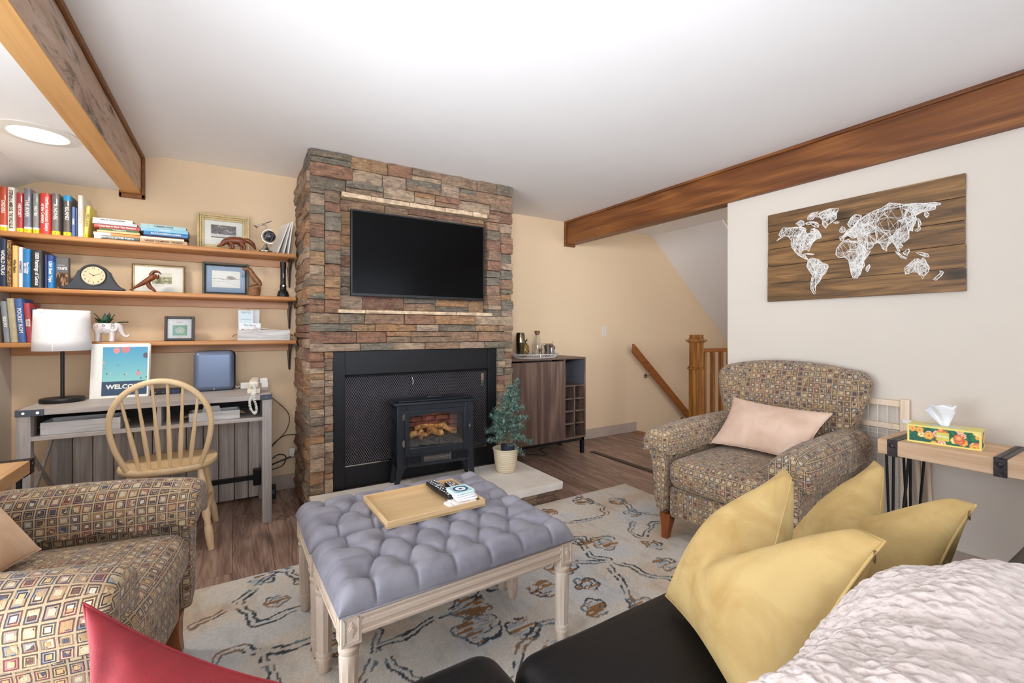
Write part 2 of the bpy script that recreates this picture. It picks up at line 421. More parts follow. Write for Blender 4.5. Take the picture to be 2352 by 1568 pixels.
def floormat():
    m, t = newmat('vinyl_plank')
    v = t.obj((9, .8, 9), 11.0)
    g = t.noise(v, 1, 6, .62, 1.6)
    wv = t.noise(t.obj((6.5, .9, 6), 11.0), 1, 2, .5, .9)
    rings = t.math('SINE', t.math('MULTIPLY', wv, 95))
    f = t.noise(t.obj((160, 5, 160), 3.0), 1, 3, .6)
    fac = t.math('ADD', t.math('ADD', t.math('MULTIPLY', g, .7), t.math('MULTIPLY', rings, .05)), t.math('MULTIPLY', f, .3))
    c = t.ramp(fac, [(.3, '#4b372d'), (.48, '#8d7366'), (.62, '#ad9385'), (.75, '#c4ad9f')])
    rnd = t.n('ShaderNodeObjectInfo').outputs['Random']
    c = t.mix(.8, c, t.ramp(rnd, [(0, (.72, .68, .66, 1)), (.35, (1.0, .97, .95, 1)), (.7, (.85, .8, .76, 1)), (1, (1.12, 1.1, 1.1, 1))]), 'MULTIPLY')
    t.out(Base_Color=c, Roughness=.42, Normal=t.bump(fac, .25, .003)); return m
M_floor = floormat()
# ------------------------------------------------------------ room shell
YB = 3.66; ZC = 2.275; XL = -1.08; XR = 2.93; YF = -2.0; XE = 5.9
f = MB(); f.bx(XL-.1, 3.95, YF, YB, -.12, -.012); f.bx(3.95, XE, YF, 2.72, -.12, -.012)
floor = struct('floor', f, M_dark)
rng = random.Random(4)
x = XL; k = 0
while x < XE:
    x1 = min(x+.178, XE); y = YF - rng.random()*.9
    ymax = YB if x1 <= 3.96 else 2.72
    while y < ymax:
        y1 = min(y+1.22, ymax); y0 = max(y, YF)
        if y1-y0 > .05:
            m = MB(); g = .0009; m.bx(x+g, x1-g, y0+g, y1-g, -.012, 0)
            ob('plank', m, M_floor, floor)
        y += 1.22
    x = x1; k += 1
m = MB(); m.bx(XL-.1, XE+.1, YB, YB+.12, -2.4, ZC+.1)
struct('wall_back', m, M_tan)
# left wall: patio door opening between y -.45 and 1.55, cove at the top of the lowered part
m = MB(); m.bx(XL-.12, XL, 2.1, YB, -.05, 2.3); m.bx(XL-.12, XL, YF, -.4, -.05, 2.3); m.bx(XL-.12, XL, -.4, 2.1, 1.94, 2.3)
struct('wall_left', m, M_cream)
m = MB()
for y in (-.4, .83, 2.05): m.bx(XL-.1, XL-.03, y, y+.05, 0, 1.94)
m.bx(XL-.1, XL-.03, -.4, 2.1, 0, .06); m.bx(XL-.1, XL-.03, -.4, 2.1, 1.89, 1.94)
dr = struct('door_1', m, M_white)
ob('glass_pane', MB().bx(XL-.07, XL-.065, -.35, .83, .06, 1.89).bx(XL-.07, XL-.065, .88, 2.05, .06, 1.89), M_glass, dr)
# front wall behind the camera with a picture window and an added hall window
m = MB(); m.bx(XL-.12, -.7, YF-.12, YF, -.05, 2.4); m.bx(2.7, 3.7, YF-.12, YF, -.05, 2.4); m.bx(5.5, XE+.1, YF-.12, YF, -.05, 2.4)
m.bx(-.7, 2.7, YF-.12, YF, -.05, .55); m.bx(-.7, 2.7, YF-.12, YF, 2.15, 2.4); m.bx(3.7, 5.5, YF-.12, YF, -.05, .55); m.bx(3.7, 5.5, YF-.12, YF, 2.15, 2.4)
struct('wall_front', m, M_cream)
for n_, a, b in (('window_1', -.7, 2.7), ('window_added', 3.7, 5.5)):  # the second window is added to let light into the hall
    m = MB(); 
    for i in range(4): xx = a+(b-a-.05)*i/3; m.bx(xx, xx+.05, YF-.09, YF-.03, .55, 2.15)
    m.bx(a, b, YF-.09, YF-.03, .55, .6); m.bx(a, b, YF-.09, YF-.03, 2.1, 2.15)
    wn = struct(n_, m, M_white)
    ob('glass_pane', MB().bx(a, b, YF-.065, YF-.06, .6, 2.1), M_glass, wn)
m = MB(); m.bx(XR, XR+.1, YF, 1.883, 0, 2.045)
struct('wall_right', m, M_cream)
m = MB(); m.bx(XE, XE+.1, YF, YB, -2.4, ZC); struct('wall_hall', m, M_tan)
m = MB(); m.bx(3.95, XE, 2.62, 2.72, -2.4, -.12); m.bx(3.85, 3.95, 2.72, YB, -2.4, -.12); struct('wall_stairwell', m, M_tan)
# ceiling
m = MB(); m.bx(-.376, XE+.1, YF-.1, YB, ZC, ZC+.1)
m.add([(-.376, YF, ZC), (-.376, YB, ZC), (-.49, YB, ZC-.018), (-.49, YF, ZC-.018), (-.376, YF, ZC+.1), (-.376, YB, ZC+.1), (-.49, YB, ZC+.1), (-.49, YF, ZC+.1)],
      [(0, 1, 2, 3), (7, 6, 5, 4), (0, 4, 5, 1), (1, 5, 6, 2), (2, 6, 7, 3), (3, 7, 4, 0)])
m.bx(-.6, -.49, YF, YB, ZC, ZC+.1)
ceil = struct('ceiling', m, M_ceil)
# lowered ceiling left of the beam, with the sloped cove into the left wall
m = MB(); m.prism([(-.60, 2.022), (-.965, 2.020), (XL, 1.955), (XL, 2.3), (-.60, 2.3)], (YF, YB), axis=1)
struct('ceiling_lowered', m, M_ceil)
# sloping stair bulkhead
m = MB(); m.prism([(4.2, ZC), (XE, .82), (XE, ZC)], (2.76, YB), axis=1)
struct('ceiling_stair_slope', m, M_ceil, )
m = MB(); m.prism([(4.23, ZC), (XE, .85), (XE, ZC)], (2.74, 2.76), axis=1)
struct('wall_bulkhead', m, M_tan)
# stairs going down
st = MB()
for i in range(9): st.bx(3.95+.24*i, 3.95+.24*(i+1)+.02, 2.73, YB, -.2*(i+1)-.2, -.2*(i+1))
struct('stairs', st, M_oak)
m = MB(); m.bx(3.86, 3.96, 2.73, YB, -.14, .002); struct('trim_1', m, M_rail)
# baseboards
m = MB(); m.bx(1.86, 3.93, YB-.014, YB, 0, .105); struct('baseboard_back', m, M_base, bevel=.003)
m = MB(); m.bx(XL, .4, YB-.014, YB, 0, .105); struct('baseboard_left', m, M_base, bevel=.003)
m = MB(); m.bx(XR-.014, XR, YF, 1.883, 0, .105); m.bx(XR-.014, XR+.1, 1.883, 1.895, 0, .105); struct('baseboard_right', m, M_base)
m = MB(); m.prism([(2.87, .0), (2.88, .006), (2.93, .006), (2.94, .0)], (1.95, 3.25), axis=1); struct('trim_2', m, M_darkplate)
# beams
b = thing('ceiling_beam', 'red-brown stained wooden ceiling beam above the map wall, running to the back wall', 'beam', (2.9, 0, 2.04))
m = MB(); m.bx(0, .11, YF, 3.635, 0, .235); ob('beam_body', m, M_beam_r, b)
m = MB(); m.bx(-.018, 0, YF, 3.66, .215, .235); m.bx(-.018, 0, 3.635, 3.66, -.02, .215); m.bx(0, .115, 3.635, 3.66, -.02, .02); ob('trim_moulding', m, M_beam_r, b, bevel=.003)
b = thing('ceiling_beam', 'weathered pale ceiling beam with dark water stains at upper left above the bookshelves', 'beam', (-.55, 0, 2.013))
mside, t = newmat('stained_beam_side')
v = t.obj((12, 1.6, 8)); n = t.noise(v, 1, 8, .7, 1.2); n2 = t.noise(t.obj((12, 2.2, 12)), 1.0, 8, .75, .6)
c = t.ramp(n, [(.3, '#a08069'), (.5, '#c4a892'), (.7, '#d2beb2')])
c = t.mix(t.ramp(n2, [(.52, (0, 0, 0, 1)), (.62, (.9, .9, .9, 1))]), c, hx('#4a3f35'))
t.out(Base_Color=c, Roughness=.6)
m = MB(); m.bx(-.045, .045, YF, 3.64, .004, .262); ob('beam_side', m, mside, b)
m = MB(); m.bx(-.046, .046, YF, 3.64, -.002, .004); ob('beam_underside', m, M_beam_u, b)
m = MB(); m.bx(.045, .062, YF, 3.66, .222, .245); m.bx(.045, .064, 3.635, 3.66, -.03, .24); m.bx(-.062, .064, 3.635, 3.66, -.03, -.002); m.bx(-.062, -.045, 3.635, 3.66, -.03, .01); ob('trim_moulding', m, M_trim, b, bevel=.004)
# recessed light
l = thing('recessed_light', 'round white recessed light set in the lowered ceiling left of the stained beam', 'ceiling light', (-.74, 2.79, 2.021))
m = MB(); m.lathe([(.142, 0), (.142, -.004), (.10, -.008), (.095, -.004), (.095, 0)], n=48, cap=False); ob('trim_ring', m, M_white, l, smooth=40)
m = MB(); m.lathe([(.001, -.003), (.095, -.003), (.095, -.001)], n=48); ob('lens', m, M_lamp, l)
# wall plates
o = thing('wall_switch', 'small beige double switch plate on tan wall right of the stone fireplace', 'switch', (3.437, YB-.001, 1.144))
ob('plate', MB().box((0, -.003, 0), (.068, .006, .114)), M_cream_p, o, bevel=.003)
for z in (.022, -.022): ob('toggle', MB().box((0, -.009, z), (.012, .012, .022)), M_cream_p, o, bevel=.002)
# handrail
hr = thing('handrail', 'brown wooden handrail sloping down along the tan stairwell wall', 'handrail', (3.80, 3.585, 1.0))
L = 1.35; a = R(41.5)
M_ = Matrix.Rotation(a, 4, 'Y')
m = MB(); m.prism([(0, .0), (0, .075), (L, .075), (L, 0)], (-.018, .018), axis=1)
m.v = [(v[0]+(.055 if v[2] < .01 and v[0] < .01 else 0), v[1], v[2]) for v in m.v]
m.v = [(v[0]*math.cos(a)+v[2]*math.sin(a)-.04, v[1], -v[0]*math.sin(a)+v[2]*math.cos(a)-.05) for v in m.v]
ob('rail', m, M_rail, hr, bevel=.004)
for q in (.30, .95):
    m = MB(); bx_, bz_ = q-.02, -q*math.tan(a)-.03
    m.tube([(bx_, .072, bz_-.08), (bx_, .04, bz_-.085), (bx_, .0, bz_-.05), (bx_, 0, bz_-.0)], .007, 8); m.cyl((bx_, .062, bz_-.08), (bx_, .075, bz_-.08), .024)
    ob('bracket', m, M_steel, hr, smooth=40)
# newel and balustrade
nw = thing('stair_railing', 'golden oak newel post with balusters guarding the stairs beside the map wall', 'railing', (3.75, 2.73, 0))
m = MB(); m.bx(-.05, .05, -.05, .05, 0, .80); m.bx(-.047, .047, -.047, .047, .80, 1.06)
ob('newel_post', m, M_oak, nw, bevel=.004)
m = MB()
for z, r_, h in ((.795, .062, .012), (.81, .055, .015), (1.045, .058, .015), (1.06, .07, .018), (1.078, .05, .012)): m.box((0, 0, z), (2*r_, 2*r_, h))
m.prism([(-.046, -.046), (.046, -.046), (.046, .046), (-.046, .046)], (1.084, 1.115), axis=2)
ob('newel_cap', m, M_oak, nw, bevel=.003)
ob('top_rail', MB().bx(.05, 2.1, -.03, .03, .945, .98), M_rail, nw, bevel=.006)
for i in range(14): ob('baluster', MB().box((.115+.135*i, 0, .475), (.036, .036, .95)), M_oak, nw, bevel=.003)

# ------------------------------------------------------------ stone fireplace
fp = thing('stone_fireplace', 'stacked ledge-stone chimney with a black metal firebox and recessed television niche', 'fireplace', (0, 0, 0))
X0, X1 = .39, 1.85; YS = 3.0; ZH = .136
FX0, FX1, FZ1 = .526, 1.716, 1.018
m = MB(); m.bx(X0+.035, FX0+.01, 3.07, YB, 0, 1.1); m.bx(FX1-.01, X1-.02, 3.07, YB, 0, 1.1); m.bx(X0+.035, X1-.02, 3.09, YB, FZ1, ZC); m.bx(FX0, FX1, 3.5, YB, 0, 1.1); m.bx(FX0, FX1, 3.05, YB, 0, .27)
m.bx(.41, .56, 3.06, 3.1, 1.25, 2.05); m.bx(1.64, 1.84, 3.06, 3.1, 1.25, 2.05)
ob('chimney_core', m, M_mortar, fp)
rs = random.Random(11)
nst = [0]
M_lightstone = None
def stone(a0, a1, z0, z1, face='F', yf=YS, proud=.02, nx=4, nz=2, mat=None, deep=.09):
    g = .0022; a0 += g; a1 -= g; z0 += g; z1 -= g
    pr = rs.random()*proud; sd = rs.random()*50; tilt = (rs.random()-.5)*.012
    cr = min(.010, (z1-z0)*.25)
    vs_ = []
    for j in range(nz+1):
        for i in range(nx+1):
            u = i/nx; v = j/nz; a = a0+(a1-a0)*u; z = z0+(z1-z0)*v
            e = (u in (0, 1))+(v in (0, 1))
            dn = noise.noise(Vector((a*14+sd, z*30, sd)))*.014
            dep = yf-pr-dn+tilt*(u-.5)+(cr*.8 if e == 1 else cr*1.3 if e == 2 else 0)
            jit = noise.noise(Vector((sd, a*30, z*30)))*.0035
            vs_.append((a+(jit*.6 if 0 < u < 1 else 0), dep, z+(jit if 0 < v < 1 else jit*.5)))
    n = len(vs_); W = nx+1
    per = [i for i in range(W)]+[j*W+nx for j in range(1, nz+1)]+[nz*W+i for i in range(nx-1, -1, -1)]+[j*W for j in range(nz-1, 0, -1)]
    for p in per: vs_.append((vs_[p][0], yf+deep, vs_[p][2]))
    fs = [(j*W+i, j*W+i+1, (j+1)*W+i+1, (j+1)*W+i) for j in range(nz) for i in range(nx)]
    K = len(per)
    for q in range(K): fs.append((per[q], n+q, n+(q+1) % K, per[(q+1) % K]))
    if face == 'L': vs_ = [(X0+.0+(y-yf), 3.0+.66-(a-0), z) if False else (X0-.01+(y-yf), a, z) for a, y, z in vs_]
    mb = MB(); mb.add(vs_, fs); nst[0] += 1
    return ob('stone', mb, mat or M_stone, fp, smooth=35)
def rows(z0, z1, lo=.035, hi=.085):
    out = []; z = z0
    while z < z1-1e-4:
        h = rs.choice([.036, .05, .062, .075, .085]) if hi > .08 else lo+rs.random()*(hi-lo)
        if z1-(z+h) < .03: h = z1-z
        out.append((z, z+h)); z += h
    return out
def band(a0, a1, z0, z1, yf=YS, proud=.03, wmin=.14, wmax=.30, face='F'):
    for za, zb in rows(z0, z1):
        a = a0
        while a < a1-1e-4:
            w_ = wmin+rs.random()*(wmax-wmin)
            if a1-(a+w_) < wmin*.7: w_ = a1-a
            if zb-za > .07 and rs.random() < .3:
                zm = za+(zb-za)*(.4+.2*rs.random()); stone(a, a+w_, za, zm, face, yf, proud); stone(a, a+w_, zm, zb, face, yf, proud)
            else: stone(a, a+w_, za, zb, face, yf, proud)
            a += w_
def col(a0, a1, z0, z1, yf=YS, proud=.03, face='F', nx=2):
    for za, zb in rows(z0, z1): stone(a0, a1, za, zb, face, yf, proud, nx=nx)
band(X0, X1, 2.035, ZC-.001)
col(X0, .475, 1.262, 2.035); col(.475, .57, 1.262, 2.035, yf=2.995)
col(1.63, 1.745, 1.262, 2.035); col(1.745, X1, 1.262, 2.035)
M_ledge = plain('pale_ledge_stone', '#d3b898', .85, var=.2, scale=25, bump=.6, bscale=60)
for a, b_ in ((.572, .76), (.76, 1.02), (1.02, 1.28), (1.28, 1.50), (1.50, 1.628)):
    stone(a, b_, 2.0, 2.033, 'F', 2.985, .012, mat=M_ledge)
for a, b_ in ((.55, .72), (.72, 1.05), (1.05, 1.36), (1.36, 1.66)):
    stone(a, b_, 1.262, 1.288, 'F', 2.975, .012, mat=M_ledge)
# niche around the television
band(.575, 1.625, 1.93, 2.0, yf=3.05, proud=.01); band(.575, 1.625, 1.288, 1.385, yf=3.05, proud=.01)
for za, zb in rows(1.385, 1.93, .05, .08): stone(.575, .70, za, zb, 'F', 3.05, .01, nx=2); stone(1.52, 1.625, za, zb, 'F', 3.05, .01, nx=2)
m = MB(); m.bx(.57, 1.63, 3.075, 3.12, 1.28, 2.02); ob('niche_backing', m, M_mortar, fp)
band(X0, X1, FZ1+.003, 1.262, wmin=.15, wmax=.32)
col(X0, .473, ZH, FZ1); col(.473, FX0, ZH, FZ1, nx=2)
col(FX1, 1.775, ZH, FZ1, nx=2); col(1.775, X1, ZH, FZ1, nx=2)
for za, zb in rows(0.0, ZC, .05, .09):
    stone(YS+.012, 3.26, za, zb, 'L', 3.0, .02, nx=2); stone(3.26, 3.655, za, zb, 'L', 3.0, .02, nx=3)
print('STONES', nst[0])
# firebox surround
m = MB(); m.bx(FX0, .600, 3.015, 3.06, ZH, FZ1); m.bx(1.645, FX1, 3.015, 3.06, ZH, FZ1); m.bx(.6, 1.645, 3.02, 3.06, ZH, .274)
ob('surround_frame', m, M_black, fp, bevel=.002)
m = MB(); m.prism([(3.018, .868), (3.022, FZ1), (3.06, FZ1), (3.06, .85), (3.008, .852), (3.006, .862)], (.602, 1.643), axis=0); ob('hood_panel', m, M_black, fp)
ob('screen_track', MB().bx(.6, 1.645, 3.025, 3.035, .274, .280), M_steel, fp); ob('screen_track', MB().bx(.6, 1.645, 3.02, 3.035, .85, .854), M_black, fp)
m = MB(); m.bx(.60, .61, 3.06, 3.5, .27, .86); m.bx(1.635, 1.645, 3.06, 3.5, .27, .86); m.bx(.6, 1.645, 3.48, 3.5, .27, .86); m.bx(.6, 1.645, 3.06, 3.5, .268, .272)
ob('firebox_lining', m, plain('firebrick_lining', '#2c211c', .9, var=.3), fp)
m = MB(); m.bx(.6, 1.645, 3.06, 3.5, .855, .86); ob('firebox_top', m, M_dark, fp)
# woven wire curtain: crossed diagonal wires
m = MB(); wdt = 1.645-.6; hgt = .852-.282; stp = .015; r_ = .0008; kx = .62
def wire(x0, z0, x1, z1, y):
    d = Vector((x1-x0, 0, z1-z0)); 
    if d.length < .004: return
    n_ = Vector((-d.z, 0, d.x)).normalized()*r_
    m.add([(x0-n_.x, y, z0-n_.z), (x1-n_.x, y, z1-n_.z), (x1+n_.x, y, z1+n_.z), (x0+n_.x, y, z0+n_.z)], [(0, 1, 2, 3)])
for s_ in (1, -1):
    c = -hgt*kx*1.1
    while c < wdt+hgt*kx:
        # line x = c + kx*z*s
        z0, z1 = 0, hgt
        def X(z): return c+kx*z if s_ > 0 else c+kx*(hgt-z)
        a_, b_ = X(0), X(hgt)
        lo, hi = 0.0, 1.0
        for q0, q1 in ((a_, b_),):
            if q0 != q1:
                t0, t1 = sorted(((0-q0)/(q1-q0), (wdt-q0)/(q1-q0))); lo = max(lo, t0); hi = min(hi, t1)
        if hi > lo: wire(.6+a_+(b_-a_)*lo, .282+hgt*lo, .6+a_+(b_-a_)*hi, .282+hgt*hi, 3.04+.001*s_)
        c += stp
o = ob('mesh_curtain', m, plain('wire_mesh_metal', '#85828c', .4, .7), fp, calc=False); o['kind'] = 'stuff'
# damper handle and pull chain bracket
m = MB(); m.box((1.60, 3.03, .78), (.022, .010, .10)); m.tube([(1.05, 3.03, .83), (1.055, 3.02, .80), (1.05, 3.02, .78)], .002, 6); ob('damper_hardware', m, M_steel, fp)
# hearth
h = thing('raised_hearth', 'pale limestone slab hearth on a low stone base in front of the fireplace', 'hearth', (0, 0, 0))
def slab(a, b_):
    nx = max(6, int((b_-a)/.025)); 
    m = MB(); g = .0015; L_ = []
    top = []
    z1 = ZH; z0 = ZH-.05; y0 = 2.40; y1 = 2.995
    xs = [a+g+(b_-a-2*g)*i/nx for i in range(nx+1)]
    rowsz = [z0, z0+.016, z0+.034, z1-.004, z1]
    v = []; 
    for zz in rowsz:
        for xx in xs:
            e = .006 if zz < z1 else .004
            nn = noise.noise(Vector((xx*40, zz*80, 3)))*.006*(1 if zz < z1-.001 else .35)
            v.append((xx, y0+e*(.5 if z0 < zz < z1 else 1)+nn, zz))
    W = nx+1; f_ = [(j*W+i, j*W+i+1, (j+1)*W+i+1, (j+1)*W+i) for j in range(4) for i in range(nx)]
    n0 = len(v); v += [(a+g, y1, z0), (b_-g, y1, z0), (a+g, y1, z1), (b_-g, y1, z1)]
    f_ += [tuple(4*W+i for i in range(W))+(n0+3, n0+2), (n0, n0+1)+tuple(i for i in range(W-1, -1, -1)), (n0, n0+2, n0+3, n0+1)]
    f_ += [tuple(j*W for j in range(5))+(n0+2, n0), tuple(j*W+nx for j in range(4, -1, -1))+(n0+1, n0+3)]
    m.add(v, f_); return ob('slab', m, M_slab, h, smooth=40)
for a, b_ in ((.385, .87), (.87, 1.40), (1.40, 1.885)): slab(a, b_)
ob('base_core', MB().bx(.42, 1.84, 2.46, 2.99, 0, ZH-.051), M_mortar, h)
fp_save = fp
def hstone(a0, a1, z0, z1, face):
    global fp
    old = fp; fp = h; o = stone(a0, a1, z0, z1, 'F', 2.445, .012, deep=.04) ; fp = old
    if face == 'R':
        for v in o.data.vertices: v.co = Vector((1.85-(v.co.y-2.445), v.co.x, v.co.z))
a = .42
while a < 1.855:
    w_ = .16+rs.random()*.12
    if 1.855-(a+w_) < .1: w_ = 1.855-a
    hstone(a, a+w_, 0, .044, 'F'); hstone(a, a+w_, .044, .085, 'F'); a += w_
a = 2.46
while a < 2.98:
    w_ = .18
    if 2.98-(a+w_) < .1: w_ = 2.98-a
    hstone(a, a+w_, 0, .044, 'R'); hstone(a, a+w_, .044, .085, 'R'); a += w_
# television
tv = thing('television', 'black flat-screen television mounted in the stone niche above the firebox', 'television', (1.11, 2.985, 1.654))
ob('bezel', MB().box((0, .012, 0), (.962, .03, .556)), M_blackp, tv, bevel=.003)
ob('screen', MB().box((0, -.0035, .004), (.942, .003, .528)), plain('tv_screen_glass', '#030304', .2, Specular_IOR_Level=.12), tv)
ob('back_shell', MB().box((0, .042, 0), (.6, .03, .35)), M_blackp, tv)
for x_ in (-.41, .13, .21): ob('sensor_foot', MB().box((x_, 0, -.283), (.008, .012, .012)), M_blackp, tv)

# ------------------------------------------------------------ electric stove
s = thing('electric_stove', 'free-standing black electric log stove on the hearth in front of the firebox', 'stove', (1.15, 2.892, ZH), -5)
W2 = .262; D2 = .085
m = MB(); m.bx(-W2, W2, D2-.008, D2, .13, .535); m.bx(-W2, -W2+.01, -D2+.01, D2, .13, .535); m.bx(W2-.01, W2, -D2+.01, D2, .13, .535); m.bx(-W2, W2, -D2+.01, D2, .13, .225); m.bx(-W2, W2, -D2+.01, D2, .50, .535)
ob('body', m, M_stove, s, bevel=.004)
m = MB()  # front frame around the door
m.bx(-W2, -.20, -D2, -D2+.02, .13, .535); m.bx(.20, W2, -D2, -D2+.02, .13, .535); m.bx(-.2, .2, -D2, -D2+.02, .485, .535); m.bx(-.2, .2, -D2, -D2+.02, .13, .235)
ob('front_frame', m, M_stove, s, bevel=.003)
d = MB(); 
d.bx(-.215, -.185, -D2-.014, -D2, .215, .50); d.bx(.185, .215, -D2-.014, -D2, .215, .50); d.bx(-.185, .185, -D2-.014, -D2, .215, .255)
arc = [(-.185+.37*i/10, .455+.016*math.sin(PI*i/10)) for i in range(11)]
d.prism(arc+[(.185, .50), (-.185, .50)], (-D2-.014, -D2), axis=1)
door = ob('door', d, M_stove, s, bevel=.003)
ob('door_glass', MB().bx(-.187, .187, -D2-.006, -D2-.003, .25, .48), M_glass, door)
for z in (.27, .44): ob('hinge', MB().cyl((-.222, -D2-.012, z), (-.222, -D2-.012, z+.045), .006).box((-.226, -D2-.006, z+.02), (.012, .01, .03)), M_steel, door)
ob('latch_knob', MB().cyl((.225, -D2, .37), (.225, -D2-.02, .37), .008).cyl((.225, -D2-.018, .355), (.225, -D2-.018, .385), .004), M_steel, door, smooth=40)
m = MB(); m.prism([(-W2-.028, -D2-.03), (W2+.028, -D2-.03), (W2+.028, D2+.003), (-W2-.028, D2+.003)], (.535, .553), axis=2); ob('top_plate', m, M_stove, s, bevel=.006)
m = MB(); m.bx(-W2+.01, W2-.01, -D2, D2-.01, .553, .562); m.prism([(-.05, -.02), (.06, -.02), (.06, .03), (-.05, .03)], (.562, .576), axis=2); ob('top_cap', m, M_stove, s, bevel=.004)
for sx_ in (-1, 1):
    for sy in (-1, 1):
        m = MB(); x_, y_ = sx_*(W2-.028), sy*(D2-.02)
        if True:
            t0 = [(x_-.028, y_-.02), (x_+.028, y_-.02), (x_+.028, y_+.02), (x_-.028, y_+.02)]
            xo = sx_*(W2+.004); yo = y_*1.02
            t1 = [(xo-.011, yo-.012), (xo+.011, yo-.012), (xo+.011, yo+.012), (xo-.011, yo+.012)]
            m.add([(a, b_, .14) for a, b_ in t0]+[(a, b_, 0) for a, b_ in t1], [(0, 1, 2, 3), (7, 6, 5, 4), (0, 4, 5, 1), (1, 5, 6, 2), (2, 6, 7, 3), (3, 7, 4, 0)])
        ob('leg', m, M_stove, s, bevel=.003)
for x_ in (-.165, .165):
    m = MB()
    for i in range(14): m.box((x_-.055+.0085*i, -D2-.002, .175), (.003, .006, .05))
    ob('vent_louvre', m, M_black, s)
m = MB(); 
for i in range(30): m.box((-.085+.0059*i, -D2-.002, .185), (.002, .005, .014)); m.box((-.085+.0059*i, -D2-.002, .165), (.002, .005, .014))
m.bx(-.09, .09, -D2-.003, -D2, .174, .177); m.bx(.09, .093, -D2-.005, -D2, .152, .2)
ob('heater_grille', m, M_steel, s)
m = MB()
for z0, z1, y_ in ((.26, .42, -.025), (.25, .45, .0), (.40, .47, .025)): m.tube([(-W2-.001, y_, z0), (-W2-.004, y_, (z0+z1)/2), (-W2-.001, y_+.006, z1)], .003, 6)
ob('side_slot_trim', m, M_black, s)
# interior: brick panel, ember bed, logs
m_br = plain('tiny_brick', '#7a4436', .9, var=.3)
ob('brick_backing', MB().bx(-.195, .195, D2-.014, D2-.009, .24, .5), plain('dark_mortar', '#1b1412', .9), s)
for r in range(6):
    for c_ in range(-1, 5):
        a0 = -.2+.095*c_+(.0475 if r % 2 else 0); a1 = a0+.09
        a0, a1 = max(a0, -.195), min(a1, .195)
        if a1-a0 > .01: ob('brick', MB().bx(a0, a1, D2-.02, D2-.013, .285+.036*r, .285+.036*r+.031), m_br, s)
mlog, t = newmat('charred_log'); n = t.noise(t.obj((30, 30, 30)), 1, 5, .7)
t.out(Base_Color=t.ramp(n, [(.35, '#2c1a10'), (.5, '#a5713a'), (.68, '#e0b070')]), Roughness=.8, Normal=t.bump(n, .6, .004))
for p, q, r0 in (((-.17, -.02, .315), (-.07, .02, .335), .022), ((-.10, -.04, .30), (-.03, .01, .33), .016), ((-.04, .0, .335), (.065, -.02, .325), .024), ((.05, .03, .355), (.165, -.01, .325), .021), ((-.12, .04, .35), (.1, .045, .365), .018)):
    m = MB(); P_ = Vector(p); Q_ = Vector(q); pts = [P_.lerp(Q_, i/6)+Vector((0, 0, .008*math.sin(i))) for i in range(7)]
    m.tube(pts, [r0*(.85+.25*rs.random()) for _ in pts], 9); ob('log', m, mlog, s, smooth=45)
m = MB()
def emb(u, v):
    x_ = -.19+.38*u; y_ = -D2+.012+(2*D2-.03)*v
    return (x_, y_, .262+.03*v+.018*noise.noise(Vector((x_*45, y_*45, 2))))
m.grid(emb, 36, 14); ob('ember_bed', m, plain('grey_embers', '#4b4a4c', .9, var=.4, scale=60), s, smooth=30)
l = bpy.data.lights.new('stove_fill', 'POINT'); l.energy = .16; l.color = (1, .86, .68); l.shadow_soft_size = .03  # added lamp lighting the logs; the stove itself is not glowing
lo = bpy.data.objects.new('stove_fill', l); sc.collection.objects.link(lo); lo.parent = s; lo.location = (0, -.02, .47)
# ------------------------------------------------------------ wall shelves
SX0 = XL+.003; SX1 = .362; SF = 3.45
SZ = {'upper': 1.685, 'middle': 1.387, 'lower': 1.087}
lab = {'upper': 'top oak wall shelf holding library books, a globe and a gold picture frame', 'middle': 'middle oak wall shelf holding the mantel clock and wooden bird', 'lower': 'lowest oak wall shelf holding the elephant planter, above the grey desk'}
m_brk = plain('brown_steel_bracket', '#4a382e', .35, .6)
for k, z in SZ.items():
    s = thing('wall_shelf', lab[k], 'shelf', (0, 0, z), group='oak shelves left of the fireplace')
    m = MB(); m.prism([(SF, -.006), (SF+.004, 0), (YB-.002, 0), (YB-.002, -.028), (SF+.006, -.028), (SF, -.022)], (SX0, SX1), axis=0); ob('board', m, M_oakshelf, s, bevel=.002)
    m = MB(); m.bx(SX0, .33, YB-.022, YB-.002, -.078, -.028); ob('wall_cleat', m, M_oakshelf, s, bevel=.002)
    for xb in (.338,):
        m = MB(); m.prism([(3.49, -.028), (YB-.002, -.028), (YB-.002, -.22), (YB-.016, -.22), (YB-.05, -.09), (3.50, -.034)], (xb-.003, xb+.003), axis=0)
        m.prism([(xb-.018, -.03), (xb+.018, -.03), (xb+.007, -.215), (xb-.007, -.215)], (YB-.008, YB-.001), axis=1)
        m.bx(xb-.018, xb+.018, 3.49, YB-.002, -.032, -.028)
        ob('bracket', m, m_brk, s, bevel=.001)
        ob('screw', MB().cyl((xb, YB-.008, -.2), (xb, YB-.012, -.2), .004), M_steel, s)
